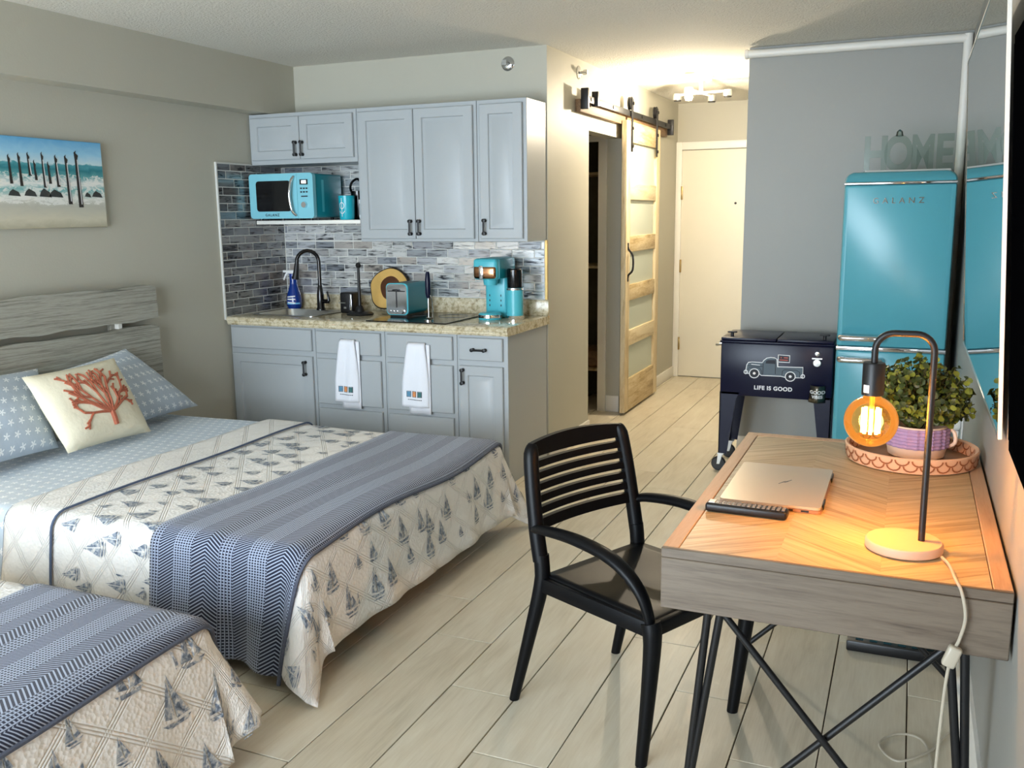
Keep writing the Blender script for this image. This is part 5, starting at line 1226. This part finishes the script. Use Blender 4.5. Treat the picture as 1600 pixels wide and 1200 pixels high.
for cx_, cy_ in ((435, 542), (922, 575)): b.poly([tkf(0.0016)(cx_ + 20 * math.cos(a), cy_ + 20 * math.sin(a)) for a in [2 * PI * i / 14 for i in range(14)]])
b.build('wheel_hubs', 'print_white', ck_, smooth=False)
b = B(); b.strip([(825, 308), (882, 310)], 16, tkf(0.0012)); b.strip([(770, 340), (882, 344)], 14, tkf(0.0012)); b.strip([(782, 308), (800, 308)], 16, tkf(0.0012)); b.build('flag_stripes', 'print_red', ck_, smooth=False)
b = B(); text(b, 'LIFE IS GOOD', 0.032, lambda x, y, d: (3.303 + x, FY - 0.0006, 0.5155 + y), spacing=1.12, bold=0.0012); b.build('slogan_lettering', 'print_white', ck_, smooth=False)
op = B(); op.lathe([(0.001, 0.012), (0.012, 0.010), (0.015, 0), (0.001, 0)], (3.541, GY0, 0.741), 16, 'y'); op.box(3.513, 3.569, GY0 - 0.014, GY0, 0.7115, 0.718); op.lathe([(0.001, 0.008), (0.02, 0.007), (0.025, 0), (0.001, 0)], (3.541, GY0, 0.688), 20, 'y'); op.build('bottle_opener', 'steel', ck_)
cc_ = B(); cc_.grid(lambda u, v: (3.502 + 0.008 * v + (0.094 - 0.010 * v) * u, GY0 - 0.004 - 0.036 * math.sin(PI * u), 0.462 + 0.098 * v), 16, 4); ccp = cc_.build('cap_catcher', flat('dull_steel', (120, 118, 110), 0.35, 1.0), ck_, solid=0.002)
def onc2(x, y):
    v = (y - 0.462) / 0.098; u = (x - 3.502 - 0.008 * v) / (0.094 - 0.010 * v); return (x, GY0 - 0.0065 - 0.036 * math.sin(PI * max(0, min(1, u))), y)
b = B(); text(b, 'GOOD', 0.026, lambda x, y, d: onc2(3.552 + x, 0.515 + y), spacing=1.05, bold=0.0008); text(b, 'VIBES', 0.024, lambda x, y, d: onc2(3.552 + x, 0.490 + y), spacing=1.05, bold=0.0008); b.build('catcher_lettering', 'print_white', ccp, smooth=False)

# ------------------------------------------------------------------ conduit pipe, mirror, television
cp = thing('conduit_pipe', 'white pipe running under the ceiling and down the wall corner', 'pipe', (3.6, 0.63, 0.0))
B().tube([(3.005, 0.638, 2.478), (4.218, 0.638, 2.478)], 0.0245, 14).build('horizontal_run', 'trim', cp)
B().tube([(4.216, 0.638, 0.0), (4.216, 0.638, 2.50)], 0.0245, 14).build('vertical_run', 'trim', cp)
B().lathe([(0.001, -0.012), (0.028, -0.010), (0.030, 0), (0.028, 0.010), (0.001, 0.012)], (3.005, 0.638, 2.478), 16, 'x').build('end_cap', 'trim', cp)
mi = thing('wall_mirror', 'large thin-framed wall mirror above the desk', 'mirror', (4.226, -1.885, 0.975), 0.0)
TILT = Matrix.Rotation(-math.atan2(0.062, 1.155), 4, 'Y')
LY0, LY1, LZ = -0.935, 0.935, 1.16
B().box(0.0, 0.006, LY0 + 0.008, LY1 - 0.012, 0.008, LZ - 0.008, M=TILT).build('glass', 'mirror', mi)
for a, c, e, f, mt in ((LY0, LY0 + 0.008, 0, LZ, 'trim'), (LY1 - 0.012, LY1, 0, LZ, 'chrome'), (LY0 + 0.008, LY1 - 0.012, 0, 0.008, 'steel'), (LY0 + 0.008, LY1 - 0.012, LZ - 0.008, LZ, 'steel')):
    B().box(-0.002, 0.008, a, c, e, f, 0.001, 1, TILT).build('frame_edge', mt, mi)
tv = thing('television', 'black flat television on the wall at the picture edge', 'television', (4.125, -4.56, 1.245), 0.0)
T2 = Matrix.Rotation(-math.atan2(0.030, 0.485), 4, 'Y')
B().box(0.006, 0.045, -0.46, 0.46, 0.004, 0.482, 0.006, 2, T2).build('back_case', 'tv_case', tv)
B().box(0.0, 0.008, -0.465, 0.465, 0.0, 0.486, 0.002, 1, T2).build('bezel', 'tv_case', tv)
B().box(-0.0015, 0.001, -0.452, 0.452, 0.018, 0.473, M=T2).build('screen', 'screen', tv)
B().box(0.03, 0.1195, -0.12, 0.12, 0.16, 0.30, 0.004).build('wall_bracket', 'black', tv)

# ------------------------------------------------------------------ nightstand with lamp between the beds
ns = thing('nightstand', 'small grey nightstand between the two beds', 'nightstand', (0.24, -3.22, 0))
B().box(0.03, 0.44, -3.36, -3.10, 0.10, 0.52, 0.004).build('body', 'headboard', ns); B().box(0.02, 0.46, -3.37, -3.09, 0.52, 0.545, 0.005).build('top', 'headboard', ns)
for z in (0.13, 0.33):
    dd = B().box(0.44, 0.455, -3.34, -3.12, z, z + 0.17, 0.003).build('drawer_front', 'headboard', ns); B().cyl((0.455, -3.22, z + 0.085), (0.475, -3.22, z + 0.085), 0.012).build('knob', 'black', dd)
for x in (0.06, 0.41):
    for y in (-3.33, -3.13): B().box(x - 0.02, x + 0.02, y - 0.02, y + 0.02, 0, 0.10).build('leg', 'headboard', ns)
bl = thing('bedside_lamp', 'white bedside lamp with drum shade between the beds', 'lamp', (0.22, -3.22, 0.5455))
B().lathe([(0.001, 0.5455), (0.07, 0.5455), (0.072, 0.56), (0.03, 0.575), (0.05, 0.64), (0.055, 0.70), (0.03, 0.78), (0.012, 0.82), (0.012, 0.90), (0.001, 0.90)], (0.22, -3.22, 0), 28).build('base', 'white', bl)
def shade_mat():
    n = NT('lamp_shade_linen'); n.col(srgb(238, 228, 206)); n.set(Roughness=0.9, Transmission_Weight=0.4); return n.m
B().loft([[(0.22 + r * math.cos(2 * PI * k / 32), -3.22 + r * math.sin(2 * PI * k / 32), z) for k in range(32)] for r, z in ((0.15, 0.88), (0.12, 1.12))], False, False).build('shade', shade_mat(), bl)
B().lathe([(0.001, 0.90), (0.015, 0.90), (0.03, 0.95), (0.02, 0.985), (0.001, 0.99)], (0.22, -3.22, 0), 16).build('bulb', emis('bedside_bulb', (1.0, 0.84, 0.6, 1), 12.0), bl)
point_light('bedside_bulb_light', (0.22, -3.22, 1.02), BEDSIDE_POWER, (1.0, 0.88, 0.70), 0.05)
